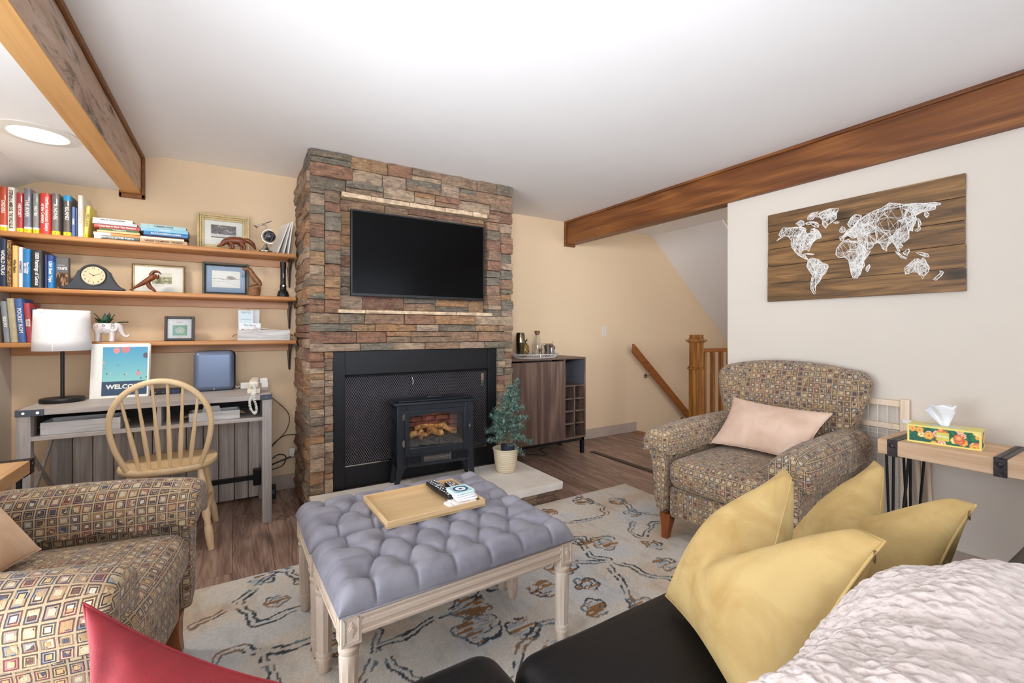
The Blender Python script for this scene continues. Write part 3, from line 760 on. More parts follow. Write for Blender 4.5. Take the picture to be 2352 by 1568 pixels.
# ------------------------------------------------------------ books
_cm = {}
def cmat(c, rough=.45, coat=0.0):
    k = (c, rough, coat)
    if k not in _cm: _cm[k] = plain('cover_'+c.strip('#'), c, rough, 0, .02 if c[1] in 'ef' else .06, 60, Coat_Weight=coat)
    return _cm[k]
M_pages = plain('book_pages', '#e6dcc6', .8, var=.05)
M_w = cmat('#f4f2ec'); M_k = cmat('#1c1c1e'); M_y = cmat('#f2dc2c')
def book(x0, x1, z0, h, depth, col, label, group, y0=3.475, tilt=0, sticker=False, title=None, tcol=None, sub=None, band=None, coat=0.0, hs=None):
    """upright book, spine facing the room"""
    w_ = x1-x0; z_ = SZ[z0]; t = R(tilt); depth = min(depth, .168)
    b = thing('book', label, 'book', (x0, y0, z_+.0004), 0, group)
    M = Matrix.Rotation(t, 4, 'Y')
    cm = cmat(col, .35, coat)
    m = MB(); n = 6; r_ = w_/2
    # cover: rounded spine + two boards
    sp = [(w_/2-w_/2*math.cos(PI*i/n), -.22*w_*math.sin(PI*i/n)) for i in range(n+1)]
    poly = sp+[(w_, depth), (w_-.002, depth), (w_-.002, .002), (.002, .002), (.002, depth), (0, depth)]
    m.prism(poly, (0, h), axis=2); m.xf(M); ob('cover', m, cm, b, smooth=50)
    m = MB(); m.bx(.002, w_-.002, .003, depth-.004, .003, h-.004); m.xf(M); ob('pages', m, M_pages, b)
    yo = -.22*w_-.0006
    def strip(za, zb, mat_, nm):
        q = MB(); pp = [(w_/2-(w_/2+.0003)*math.cos(PI*i/n), -.22*w_*math.sin(PI*i/n)-.0005) for i in range(n+1)]
        q.prism(pp+[(w_+.0003, .018), (-.0003, .018)], (za, zb), axis=2); q.xf(M); ob(nm, q, mat_, b, smooth=50)
    if sticker:
        strip(.0015, .022, M_y, 'yellow_label')
        if sticker == 2: strip(.022, .032, M_w, 'white_label')
        text(random.choice('1234FAMB'), .012, M_k, b, M @ TF(w_/2, yo, .011))
    if band: strip(h-band[1], h-band[0], cmat(band[2]), 'spine_band')
    if title:
        L_ = title if isinstance(title, list) else [title]
        for i, s_ in enumerate(L_):
            xx = w_*(.5 if len(L_) == 1 else (.66-.36*i))
            text(s_, min(.022, w_*(.72 if len(L_) == 1 else .42)), tcol or M_w, b, M @ TF(xx, yo-.0004, h*(.55 if sticker else .5), -90), maxw=h*(.72 if sticker else .86), bold=.0004)
    return b
g1 = 'library books standing on the top shelf'
book(-1.068, -1.042, 'upper', .236, .16, '#c9543a', 'red and tan library book at the left end of the top shelf', g1, sticker=2, title='ORDERS', coat=.6)
book(-1.040, -1.012, 'upper', .238, .16, '#efe9dc', 'thick white library book with black spine lettering on the top shelf', g1, title='STEPHEN E. AMBROSE  THE WILD BLUE', tcol=M_k, coat=.5)
book(-1.006, -.981, 'upper', .214, .15, '#b5343a', 'glossy dark red library book with yellow label on the top shelf', g1, sticker=1, title='HISTORY', coat=.8)
book(-.978, -.950, 'upper', .242, .16, '#7d7c8c', 'tall grey-violet library book with yellow label, left of the slimmer grey book', g1, sticker=2, title='THE RIVER', coat=.8)
book(-.943, -.920, 'upper', .223, .15, '#8b8c88', 'slim mottled grey library book with yellow label beside the bright red book', g1, sticker=2, title='NOTES', coat=.8)
book(-.915, -.872, 'upper', .226, .15, '#d9423a', 'bright red thick book with white two-line spine title on the top shelf', g1, title=['The Best American Essays', 'of the Century'], coat=.3)
book(-.869, -.837, 'upper', .232, .16, '#77706e', 'glossy grey-brown library book with yellow label right of the bright red book', g1, sticker=1, title='A NOVEL', coat=.8)
book(-.822, -.790, 'upper', .228, .15, '#5b5450', 'dark book with bright blue band across the top of its spine', g1, sticker=1, title='ISLAND', band=(.0, .03, '#2f9bd0'), coat=.8)
book(-.788, -.773, 'upper', .168, .12, '#5d71a8', 'small slim blue paperback right of the blue-topped book', g1, title='POEMS', coat=.3)
book(-.772, -.764, 'upper', .164, .12, '#2e4f7e', 'very thin dark blue booklet beside the white hardcover on the top shelf', g1)
book(-.762, -.740, 'upper', .238, .17, '#e8e2da', 'tall pale hardcover book with faint lettering near the stacks on the top shelf', g1, title='COLLECTED', tcol=cmat('#c9beb0'))
book(-.738, -.720, 'upper', .184, .13, '#e3cf6c', 'thin pale yellow book leaning right, with yellow label, last upright book on the top shelf', g1, tilt=4, sticker=1, title='FIELD GUIDE', tcol=cmat('#8c7d3a'))
def xbook(name_col, label, **k): pass
g2 = 'books standing at the left of the middle shelf'
book(-1.070, -1.043, 'middle', .256, .17, '#2b3550', 'tall navy book with white lettering, first at the left end of the middle shelf', g2, title='WORLD ATLAS')
b = book(-1.041, -1.025, 'middle', .252, .20, '#6e3f22', 'tall brown patterned cookbook second from the left on the middle shelf', g2)
def fleck(u, v):
    n = vnoise(u, v*4, 9, 3); n2 = vnoise(u, v*4, 14, 8)
    c = lerp(np.tile(C3('#5a2c14'), (len(u), 1)), np.tile(C3('#d9a35e'), (len(u), 1)), np.clip((n-.5)*5, 0, 1)); return np.where((n2 > .62)[:, None], C3('#8f9a5a'), c)
painted('printed_spine', .016, .25, 6, 70, fleck, b, TF(.008, -.0045, .126))
book(-1.022, -1.002, 'middle', .224, .15, '#e5bd77', 'tan paperback with dark vertical title on the middle shelf', g2, title='Wine Basics', tcol=M_k)
book(-.998, -.983, 'middle', .218, .15, '#e9e6e6', 'narrow white paperback with blue-black lettering on the middle shelf', g2, title='INTERMEZZO', tcol=cmat('#3a4d7a'))
book(-.981, -.953, 'middle', .210, .14, '#2c7fbd', 'bright blue book with two lines of white title on the middle shelf', g2, title=['Slow Cooker', 'BEST EVER'])
book(-.950, -.900, 'middle', .207, .19, '#2a2a2c', 'very thick black book with white title on the middle shelf', g2, title='1000 Paintings of Genius', coat=.5)
book(-.897, -.888, 'middle', .184, .15, '#41406e', 'thin violet-blue book squeezed beside the thick black book', g2)
book(-.886, -.860, 'middle', .184, .15, '#2f7fbf', 'blue travel guide with dark blue band and white vertical title on the middle shelf', g2, title='USA Best Trips', band=(0, .035, '#2c4a8c'))
# guide book turned cover-out
b = thing('book', 'grey guide book showing its front cover with a fox-coloured photograph, middle shelf', 'book', (-.832, 3.50, SZ['middle']+.0004), -12, g2)
m = MB(); m.bx(-.026, .03, -.006, .012, 0, .178); 
ob('cover', m, cmat('#59595b'), b)
def cov(u, v):
    c = np.tile(C3('#6c6c6e'), (len(u), 1)); n = vnoise(u, v, 7, 3)
    c = np.where((v < .52)[:, None], lerp(np.tile(C3('#3a2c24'), (len(u), 1)), np.tile(C3('#b5835a'), (len(u), 1)), np.clip((n-.4)*4, 0, 1)), c)
    return np.where(((v > .60) & (v < .66) & False)[:, None], 1, c)
painted('cover_print', .052, .17, 30, 60, cov, b, TF(.002, -.0066, .089))
text('TRIPS', .02, M_w, b, TF(.002, -.0075, .115), maxw=.046, bold=.0004); text('Utah Best', .008, M_w, b, TF(-.002, -.0075, .134))
g3 = 'books standing at the left of the lowest shelf'
def tb(x0, x1, h, col, label, **k): return book(x0, x1, 'lower', h, .15, col, label, g3, tilt=-4, **k)
tb(-1.052, -1.030, .222, '#8a8f96', 'grey book at the left end of the lowest shelf, leaning', title='RESORT')
tb(-1.028, -1.000, .238, '#b9ae8e', 'khaki cloth book second on the lowest shelf, leaning')
tb(-.998, -.968, .238, '#4a6aa8', 'blue book with white spine title, leaning on the lowest shelf', title='POCKET ROM')
tb(-.966, -.940, .214, '#b0444a', 'red and white patterned book leaning on the lowest shelf', title=['RETURN', 'ROGUE'])
tb(-.938, -.920, .188, '#3a3f66', 'slim navy book with white title leaning near the lamp shade on the lowest shelf', title='IN TERRA FIRMA')
tb(-.917, -.893, .186, '#d9cfb0', 'cream book beside the white lamp shade on the lowest shelf')
# flat stacks
def flat(x0, x1, z0, z1, col, label, group, title=None, tcol=None, dy=0, rz=0, depth=.15, tx=.5, first=None):
    b = thing('book', label, 'book', ((x0+x1)/2, 3.47+dy, z0), rz, group); w_ = x1-x0; h = z1-z0-.0006
    m = MB(); m.prism([(-.0015, h/2), (0, 0), (depth, 0), (depth, .0015), (.003, .0015), (.003, h-.0015), (depth, h-.0015), (depth, h), (0, h)], (-w_/2, w_/2), axis=0)
    ob('cover', m, cmat(col, .35), b); ob('pages', MB().bx(-w_/2+.003, w_/2-.003, .004, depth-.004, .0016, h-.0016), M_pages, b)
    if first: ob('spine_patch', MB().bx(-w_/2, -w_/2+first[0], -.002, .002, .0005, h-.0005), cmat(first[1]), b)
    if title: text(title, h*.62, tcol or M_w, b, TF((tx-.5)*w_, -.0026, h/2), maxw=w_*.8, bold=.0002)
ga = 'books lying in the left flat stack on the top shelf'; z = 1.6856
A = [(-.692, -.49, .022, '#2f4a50', 'dark green poetry book at the bottom of the left flat stack', 'NEW COLLECTED POEMS', None, (.03, '#e9e6e2')),
     (-.695, -.487, .017, '#e0913c', 'orange book with white end, second from the bottom of the left flat stack', None, None, (.075, '#efece6')),
     (-.679, -.487, .012, '#e6c58a', 'thin cream and yellow book, third from the bottom of the left flat stack', None, None, None),
     (-.669, -.492, .013, '#4d6b3c', 'thin green paperback under the red book in the left flat stack', 'The Meaning of Life', None, None),
     (-.693, -.487, .022, '#b8423c', 'red book with white script title, third from the top of the left flat stack', 'Come Rain or Shine  Two Thousand', None, None),
     (-.698, -.500, .016, '#cfd0de', 'pale lavender book second from the top of the left flat stack', None, None, None),
     (-.698, -.520, .019, '#f2f1ee', 'white book with black title on top of the left flat stack', 'MAGIC BOOKKEEPER', M_k, None)]
for i, (a, b_, h, c, l_, t_, tc, fi) in enumerate(A):
    flat(a, b_, z, z+h, c, l_, ga, t_, tc, dy=.004*math.sin(i*2.1), rz=1.2*math.sin(i*1.7), first=fi); z += h
ga = 'books lying in the right flat stack on the top shelf'; z = 1.6856
A = [(-.488, -.256, .024, '#c9a47c', 'tan book with black lettering at the bottom of the right flat stack', 'WRIGHT THOMPSON   THE BARN', M_k),
     (-.485, -.272, .014, '#efe7cf', 'cream book second from the bottom of the right flat stack', None, None),
     (-.468, -.257, .009, '#3d2440', 'thin dark purple book in the middle of the right flat stack', None, None),
     (-.468, -.252, .023, '#2f7fb8', 'mid blue book third from the top of the right flat stack', 'BACKGAMMON GAMES', None),
     (-.483, -.252, .021, '#8cc4dc', 'light blue book second from the top of the right flat stack', 'HOLIDAY', M_w),
     (-.485, -.262, .023, '#a9c9cc', 'pale teal book on top of the right flat stack', 'SUMMER LAKES', cmat('#4c6c74'))]
for i, (a, b_, h, c, l_, t_, tc) in enumerate(A):
    flat(a, b_, z, z+h, c, l_, ga, t_, tc, dy=.004*math.sin(i*1.3+1), rz=1.1*math.sin(i*2.3+1)); z += h
# leaning white magazines at right end of top shelf
for i, (x0, an, c, l_) in enumerate(((.246, 21, '#eceae6', 'white magazine leaning furthest left against the stone chimney, top shelf'), (.283, 14, '#efece4', 'thin cream booklet leaning between the white magazines, top shelf'), (.312, 8, '#f4f3f1', 'upright white booklet closest to the stone chimney, top shelf'))):
    b = thing('magazine', l_, 'magazine', (x0, 3.48, 1.6856), 16-5*i, 'magazines leaning against the chimney')
    m = MB(); m.bx(0, .007, 0, .17, 0, .235); m.xf(Matrix.Rotation(R(an*.9), 4, 'Y')); ob('cover', m, cmat(c), b, bevel=.001)
    m = MB(); m.bx(.0015, .006, .001, .169, .001, .2355); m.xf(Matrix.Rotation(R(an*.9), 4, 'Y')); ob('pages', m, M_pages, b)
# ------------------------------------------------------------ frames
def frame(x0, x1, z0, h, y, label, cols, mats, art, artbox, lean=4, mat_in='#e9e4da', name='picture_frame', fw=.03, fd=.018, group='framed pictures on the shelves'):
    w_ = x1-x0; f = thing(name, label, 'picture', ((x0+x1)/2, y, z0+.0004), 0, group)
    T = Matrix.Rotation(R(-lean), 4, 'X')
    for i, (o_, wd_, dp, mt) in enumerate(mats):
        m = MB(); a, b_ = w_/2-o_, w_/2-o_-wd_; za, zb = o_, o_+wd_
        m.bx(-a, -b_, -dp, .004, za, h-za); m.bx(b_, a, -dp, .004, za, h-za); m.bx(-b_, b_, -dp, .004, za, zb); m.bx(-b_, b_, -dp, .004, h-zb, h-za)
        m.xf(T); ob('moulding', m, mt, f, bevel=.002)
    o_ = mats[-1][0]+mats[-1][1]
    m = MB(); m.bx(-w_/2+o_-.002, w_/2-o_+.002, -.003, .003, o_-.002, h-o_+.002); m.xf(T); ob('mat_board', m, cmat(mat_in, .7), f)
    ax0, ax1, az0, az1 = artbox
    m = MB(); m.bx(ax0-.004, ax1+.004, -.0038, -.003, az0-.004, az1+.004); m.xf(T); ob('mat_bevel', m, cmat('#f2eadc', .7), f)
    painted('picture', ax1-ax0, az1-az0, 60, 40, art, f, T @ TF((ax0+ax1)/2, -.0044, (az0+az1)/2))
    m = MB(); m.bx(-w_/2+o_, w_/2-o_, -.0068, -.0062, o_, h-o_); m.xf(T); ob('glass', m, M_glass, f)
    return f
def art1(u, v):
    n = vnoise(u, v, 6, 2, 4); n2 = vnoise(u, v, 12, 5, 3); c = lerp(np.tile(C3('#6a6460'), (len(u), 1)), np.tile(C3('#b09c98'), (len(u), 1)), np.clip((n-.35)*3, 0, 1))
    return np.where(((v < .25+.1*n2) & (v > .08))[:, None], C3('#d5cfc8'), np.where((n2 > .62)[:, None], C3('#4c4a48'), c))
def art2(u, v):
    n = vnoise(u, v, 8, 12, 4); c = lerp(np.tile(C3('#7d7a52'), (len(u), 1)), np.tile(C3('#cfc6a2'), (len(u), 1)), np.clip((n-.35)*3, 0, 1))
    return np.where((v > .62+.2*(n-.5))[:, None], C3('#d9d3c2'), np.where((v < .35)[:, None], c*.9+.05, c))
def art3(u, v):
    n = vnoise(u, v, 9, 22, 3); c = np.tile(C3('#f0ebe0'), (len(u), 1))
    rock = (v > .5) & (v < .5+.22*np.clip(1-((u-.68)/.2)**4, 0, 1)) & (n > .35); coast = np.abs(v-.5-.03*np.sin(u*9)) < .02
    wav = np.abs(v-.25-.1*np.sin(u*5)) < .012; wav2 = np.abs(v-.36-.03*np.sin(u*11)) < .01
    c = np.where(rock[:, None], C3('#a3907c'), c); c = np.where(coast[:, None], C3('#8d8478'), c); return np.where((wav | wav2)[:, None], C3('#cfc5b4'), c)
def art4(u, v):
    c = np.tile(C3('#7ab8a4'), (len(u), 1)); x_ = u-.5; y_ = v-.5; r_ = np.hypot(x_, y_); a_ = np.arctan2(y_, x_)
    fl = r_ < .30+.05*np.abs(np.sin(a_*2.5+1)); c = np.where(fl[:, None], lerp(np.tile(C3('#d9e2d8'), (len(u), 1)), np.tile(C3('#a9bfb2'), (len(u), 1)), vnoise(u, v, 8, 3)), c)
    return np.where((r_ < .05)[:, None], C3('#f5f5ee'), c)
frame(-.214, .084, 1.685, .245, 3.60, 'gold-framed print with wide cream mat standing behind the wooden otter, top shelf', None,
      [(0, .014, .018, M_gold), (.014, .012, .014, M_gold), (.026, .014, .011, M_gold)], art1, (-.072, .072, .09, .178))
M_thin = plain('antique_bronze_frame', '#7a6246', .4, .4, .2)
frame(-.544, -.277, 1.387, .182, 3.60, 'thin bronze-framed landscape behind the wooden bird on the middle shelf', None, [(0, .006, .014, M_thin), (.006, .006, .010, M_gold)], art2, (-.035, .065, .062, .135), fw=.012)
M_olive = plain('dark_olive_frame', '#5e5a4c', .5, .1, .15)
frame(-.185, .080, 1.387, .222, 3.60, 'olive-framed coastal sketch with blue-grey mat on the middle shelf', None, [(0, .014, .018, M_olive), (.014, .008, .012, M_black)], art3, (-.075, .078, .060, .165), mat_in='#93a6bd')
fr4 = frame(-.376, -.222, 1.087, .155, 3.53, 'small black frame with teal flower picture standing on the lowest shelf', None, [(0, .015, .018, cmat('#3a3638'))], art4, (-.036, .038, .034, .100), mat_in='#f3f1ef', lean=8)
text('HAPPINESS IS', .006, cmat('#8a8a88'), fr4, Matrix.Rotation(R(-8), 4, 'X') @ TF(0, -.005, .118)); text('grown not found', .005, cmat('#8a8a88'), fr4, Matrix.Rotation(R(-8), 4, 'X') @ TF(0, -.005, .024))
# ------------------------------------------------------------ carved animals
def blobtube(pts, rs_, n=12, flat=1.0, sub=1): 
    m = MB(); P = []; Q = []
    K = 4
    for i in range(len(pts)-1):
        p0 = Vector(pts[max(i-1, 0)]); p1 = Vector(pts[i]); p2 = Vector(pts[i+1]); p3 = Vector(pts[min(i+2, len(pts)-1)])
        for k in range(K if i < len(pts)-2 else K+1):
            t = k/K; P.append(.5*((2*p1)+(-p0+p2)*t+(2*p0-5*p1+4*p2-p3)*t*t+(-p0+3*p1-3*p2+p3)*t**3)); Q.append(rs_[i]+(rs_[i+1]-rs_[i])*t)
    m.tube(P, Q, n, flat=flat); return m
ot = thing('otter_figurine', 'carved brown wooden four-legged animal with arched back in front of the gold frame', 'figurine', (0, 3.47, 1.6855))
m = blobtube([(-.098, 0, .012), (-.075, 0, .025), (-.055, 0, .045), (-.02, 0, .058), (.03, 0, .058), (.06, 0, .048)], [.004, .012, .019, .024, .026, .018]); ob('body', m, M_carve, ot, smooth=True)
m = blobtube([(.035, .003, .066), (.07, .003, .066), (.10, .003, .045), (.118, .003, .012)], [.014, .022, .02, .005], flat=.7); ob('tail', m, M_carve, ot, smooth=True)
for x_, x2 in ((-.045, -.028), (-.03, -.015), (.02, .035), (.03, .05)):
    yy = .012 if x_ in (-.045, .02) else -.012
    ob('leg', blobtube([(x_, yy, .045), (x2+.004, yy, .022), (x2, yy, .002)], [.013, .009, .008]), M_carve, ot, smooth=True)
bd = thing('bird_figurine', 'carved reddish wooden bird with long beak on the middle shelf', 'figurine', (0, 3.47, 1.3875))
ob('body', blobtube([(-.534, 0, .006), (-.50, 0, .03), (-.46, 0, .06), (-.425, 0, .09), (-.405, 0, .10)], [.003, .011, .02, .023, .012], flat=.75), M_carve, bd, smooth=True)
ob('head', blobtube([(-.435, 0, .098), (-.422, 0, .122), (-.40, 0, .124), (-.384, 0, .108)], [.018, .014, .009, .002], flat=.7), M_carve, bd, smooth=True)
ob('lower_beak', blobtube([(-.41, 0, .082), (-.40, 0, .092), (-.396, 0, .108)], [.017, .012, .002], flat=.6), M_carve, bd, smooth=True)
ob('leg', blobtube([(-.45, 0, .055), (-.44, 0, .03), (-.425, 0, .016), (-.412, 0, .001)], [.013, .012, .009, .005]), M_carve, bd, smooth=True)
o2 = thing('otter_statue', 'carved light brown wooden otter rearing on a log, middle shelf', 'figurine', (0, 3.47, 1.3875))
m = MB(); m.lathe([(.034, 0), (.037, .02), (.037, .045), (.032, .058), (.001, .058)], (.108, 0, 0), 14, sy=.8); ob('log_base', m, plain('pale_log_wood', '#8a5c38', .6, var=.25, scale=80), o2, smooth=40)
M_carve2 = plain('carved_otter_wood', '#8a5a34', .4, var=.3, scale=60)
ob('body', blobtube([(.138, 0, .068), (.135, 0, .085), (.11, 0, .12), (.092, 0, .155), (.078, 0, .172), (.055, 0, .175), (.041, 0, .17)], [.014, .02, .019, .014, .014, .011, .006], flat=.8), M_carve2, o2, smooth=True)
for y_ in (-.01, .01): ob('leg', blobtube([(.125, y_, .085), (.108, y_, .072), (.085, y_, .063)], [.012, .008, .005]), M_carve2, o2, smooth=True)
ob('tail', blobtube([(.14, 0, .07), (.144, 0, .05), (.142, 0, .02)], [.01, .007, .003]), M_carve2, o2, smooth=True)
# ------------------------------------------------------------ globe with aeroplane
gl = thing('desk_globe', 'small black globe on a silver stand with a silver aeroplane on top', 'globe', (.178, 3.48, 1.6855))
m = MB(); m.lathe([(.001, 0), (.045, 0), (.045, .006), (.036, .012), (.02, .03), (.01, .048), (.006, .056), (.001, .056)], n=28); ob('stand', m, M_steel, gl, smooth=40)
mg, t = newmat('black_globe_print'); v = t.obj((1, 1, 1)); 
n = t.noise(v, 40, 4); br = t.ramp(n, [(.5, '#0c0c10'), (.535, '#8f94a0'), (.55, '#15151b')])
t.out(Base_Color=br, Roughness=.2)
cz = .110; m = MB(); prof = [(.038*math.sin(PI*i/14)+.0001, -.038*math.cos(PI*i/14)) for i in range(15)]
m.lathe(prof, (.022, 0, cz), 28, M=Matrix.Rotation(R(23), 4, 'Y')); ob('sphere', m, mg, gl, smooth=True)
m = MB(); m.tube([(.022+.047*math.cos(a), 0, cz+.047*math.sin(a)) for a in [R(70+i*12) for i in range(20)]], .003, 8, flat=1.6); ob('meridian_arm', m, M_steel, gl, smooth=40)
for k in range(3):
    a = k*PI/3; m = MB(); m.tube([Vector((.022, 0, cz))+Vector((math.cos(a)*math.sin(b_), math.sin(a)*math.sin(b_), math.cos(b_)))*.0383 for b_ in [2*PI*i/28 for i in range(28)]], .0004, 4, closed=True); ob('graticule', m, M_steel, gl)
m = MB(); m.tube([(-.062, 0, .168), (-.04, 0, .177), (0, 0, .196), (.035, 0, .216)], [.003, .006, .006, .002], 10); ob('aeroplane_fuselage', m, M_steel, gl, smooth=True)
m = MB(); m.prism([(-.03, 0), (-.01, 0), (.012, .05), (.002, .05)], (.184, .187), axis=2); m.prism([(-.03, 0), (-.01, 0), (.012, -.05), (.002, -.05)], (.184, .187), axis=2); m.bar((-.07, -.004, .174), (-.05, .004, .158), .006); ob('aeroplane_wing', m, M_steel, gl)
ob('support', MB().cyl((.002, 0, .155), (-.004, 0, .19), .003), M_steel, gl)
# clock
ck = thing('mantel_clock', 'black humpbacked mantel clock with cream dial on the middle shelf', 'clock', (-.69, 3.47, 1.3875))
hw = .134
pl = []
for i in range(41):
    x_ = -hw+2*hw*i/40; ax_ = abs(x_)
    if ax_ < .062: z_ = .078+math.sqrt(max(0, .068**2-ax_**2))
    else:
        t = (ax_-.062)/(hw-.062); z_ = .106*(1-t)**2.2*.95+.012+.01*(1-t)
    pl.append((x_, min(z_, .146)))
pl = [(-hw, 0)]+pl+[(hw, 0)]
M_ck = plain('slate_black_paint', '#35373f', .45, var=.1)
ob('case', MB().prism(pl, (-.022, .03), axis=1), M_ck, ck, smooth=30, bevel=.003)
m = MB(); MM = Matrix.Rotation(R(90), 4, 'X'); m.lathe([(.052, 0), (.058, 0), (.058, .006), (.052, .004)], (0, -.022, .080), 40, M=MM, cap=False); ob('bezel', m, M_blackp, ck, smooth=40)
m = MB(); m.lathe([(.001, 0), (.052, 0), (.052, .002), (.001, .002)], (0, -.022, .080), 40, M=MM); ob('dial', m, cmat('#dcc8a4', .6), ck)
for i in range(1, 13):
    a = R(90-30*i); text(str(i), .013, M_k, ck, TF(.041*math.cos(a), -.0246, .080+.041*math.sin(a)))
m = MB(); m.bar((0, -.026, .08), (-.018, -.026, .093), .0016); ob('hour_hand', m, M_k, ck); m = MB(); m.bar((0, -.0265, .08), (.03, -.0265, .093), .0012); ob('minute_hand', m, M_k, ck)
ob('hand_hub', MB().cyl((0, -.024, .08), (0, -.028, .08), .003), M_k, ck)
# flashlight
fl_ = thing('flashlight', 'black flashlight standing head down at the right end of the middle shelf', 'flashlight', (.284, 3.49, 1.3875))
m = MB(); m.lathe([(.001, 0), (.036, 0), (.037, .014), (.034, .02), (.031, .035), (.022, .045), (.019, .055)], n=28); ob('head', m, M_blackp, fl_, smooth=40)
m = MB(); m.lathe([(.019, .055), (.021, .07), (.017, .09), (.017, .20), (.019, .205), (.019, .242), (.001, .245)], n=24); ob('barrel', m, M_blackp, fl_, smooth=40)
ob('switch_button', MB().cyl((0, -.018, .075), (0, -.022, .075), .006), M_steel, fl_, smooth=40)
text('COAST', .009, M_w, fl_, TF(0, -.0175, .145, -90))
# elephant planter
ep = thing('elephant_planter', 'white ceramic elephant planter with green succulent beside the lamp shade', 'planter', (-.628, 3.50, 1.0875))
M_cer = plain('white_glazed_ceramic', '#ece6e6', .15, var=.03, Coat_Weight=.5)
m = MB(); m.lathe([(.001, .045), (.03, .044), (.040, .055), (.044, .075), (.042, .098), (.036, .108), (.033, .108), (.036, .095), (.001, .09)], (-.022, 0, 0), 28, sx=1.25, sy=.85); ob('body', m, M_cer, ep, smooth=60)
for x_, y_ in ((-.052, -.017), (-.052, .017), (.012, -.017), (.012, .017)): ob('leg', blobtube([(x_, y_, .06), (x_, y_, .03), (x_-.002, y_*1.1, .001)], [.017, .013, .013]), M_cer, ep, smooth=60)
m = blobtube([(.02, 0, .09), (.036, 0, .085), (.05, 0, .06), (.062, 0, .038), (.078, 0, .03), (.088, 0, .042)], [.024, .024, .014, .009, .007, .006], n=16); ob('head_and_trunk', m, M_cer, ep, smooth=60)
for y_ in (-1, 1):
    m = MB(); m.grid(lambda u, v: (.018+.022*math.cos(2*PI*u)*v, y_*(.026+.006*v), .083+.025*math.sin(2*PI*u)*v), 16, 3, cu=True); ob('ear', m, M_cer, ep, smooth=60, solid=.003)
M_pat = cmat('#6e6468')
m = MB()
for (x_, z_, r_) in ((.018, .085, .009), (.018, .10, .006), (-.02, .068, .010), (-.055, .09, .008), (-.022, .095, .006)):
    for k in range(10):
        a = k*2*PI/10; yy = -.033 if x_ > 0 else -.0375+((x_+.022)/.055)**2*.02*(.9)
        m.box((x_+r_*math.cos(a), yy-.0005, z_+r_*math.sin(a)), (.0022, .002, .0022))
o = ob('dotted_pattern', m, M_pat, ep); o['kind'] = 'stuff'
M_leaf = plain('dark_succulent_leaf', '#2f5a40', .35, var=.35, scale=50)
rl = random.Random(5)
for i, (a, e, L_) in enumerate([(180, 55, .085), (150, 35, .07), (20, 20, .115), (60, 65, .08), (100, 80, .07), (-40, 60, .07), (-90, 35, .05), (-140, 50, .06), (10, 55, .075), (200, 30, .05), (45, 40, .06)]):
    A_, E_ = R(a), R(e); dx, dy, dz = math.cos(A_)*math.cos(E_), math.sin(A_)*math.cos(E_)*.7, math.sin(E_)
    sd = Vector((-math.sin(A_), math.cos(A_), 0)); m = MB()
    def lf(u, v, dx=dx, dy=dy, dz=dz, sd=sd, L_=L_):
        w_ = .014*math.sin(PI*(.12+.88*v)**.8)+.0003; p = Vector((-.022, 0, .095))+Vector((dx, dy, dz))*L_*v+Vector((0, 0, -.02*v*v if L_ > .1 else 0))
        q = (u-.5)*2; return p+sd*w_*q+Vector((0, 0, .005*q*q))
    m.grid(lf, 4, 8); ob('leaf', m, M_leaf, ep, smooth=True, solid=.002)
# distressed white boxes
def crate(name, label, loc, L_, D_, H_, rz=0, taper=.0, group=None, high=None):
    b = thing(name, label, 'box', loc, rz, group)
    m = MB(); t = .010
    m.bx(-L_/2, L_/2, -D_/2, -D_/2+t, 0, H_); ob('side_panel', m, M_boxwash, b, bevel=.001)
    m = MB(); m.bx(-L_/2, L_/2, D_/2-t, D_/2, 0, H_); ob('side_panel', m, M_boxwash, b, bevel=.001)
    for s_ in (-1, 1):
        ob('end_panel', MB().bx(*sorted((s_*L_/2, s_*(L_/2-t))), -D_/2+t, D_/2-t, 0, H_), M_boxwash, b, bevel=.001)
        m = MB(); m.tube([(s_*L_/2, -.03, H_*.6), (s_*(L_/2+.018), -.028, H_*.52), (s_*(L_/2+.026), 0, H_*.40), (s_*(L_/2+.018), .028, H_*.52), (s_*L_/2, .03, H_*.6)], .004, 8); ob('rope_handle', m, M_rope, b, smooth=True)
    ob('bottom', MB().bx(-L_/2+t, L_/2-t, -D_/2+t, D_/2-t, .002, .008), M_boxwash, b)
    return b
crate('wooden_crate', 'distressed white wooden box full of brochures at the right of the lowest shelf', (.168, 3.53, 1.0875), .31, .15, .070)
def broch(x, y, z, w_, h, an, label, fn, rz=0, texts=()):
    b = thing('brochure', label, 'brochure', (x, y, z), rz, 'brochures in the white box')
    T = Matrix.Rotation(R(-6), 4, 'X') @ Matrix.Rotation(R(an), 4, 'Y')
    m = MB(); m.box((0, 0, h/2), (w_, .003, h)); m.xf(T); ob('folded_card', m, M_w, b)
    painted('cover_print', w_, h, 30, 50, fn, b, T @ TF(0, -.0018, h/2))
    for s_, sz, mt, zz, ro in texts: text(s_, sz, mt, b, T @ TF(0, -.0022, zz, ro), maxw=w_*.85)
def bp(base, img, v0, v1, seed):
    def fn(u, v):
        c = np.tile(C3(base), (len(u), 1)); n = vnoise(u, v, 8, seed); im = lerp(np.tile(C3(img), (len(u), 1)), np.tile(C3('#e8e0cc'), (len(u), 1)), np.clip((n-.45)*4, 0, 1))
        return np.where(((v > v0) & (v < v1) & (u > .1) & (u < .9))[:, None], im, c)
    return fn
broch(.062, 3.50, 1.10, .088, .19, 0, 'pale blue folded brochure reading Guide upside down, standing in the white box', bp('#cfe0e8', '#5c5a50', .25, .45, 3), texts=(('Guide', .024, cmat('#8a8f96'), .175, 180), ('a Walk of Discovery', .007, cmat('#4a6a80'), .13, 0)))
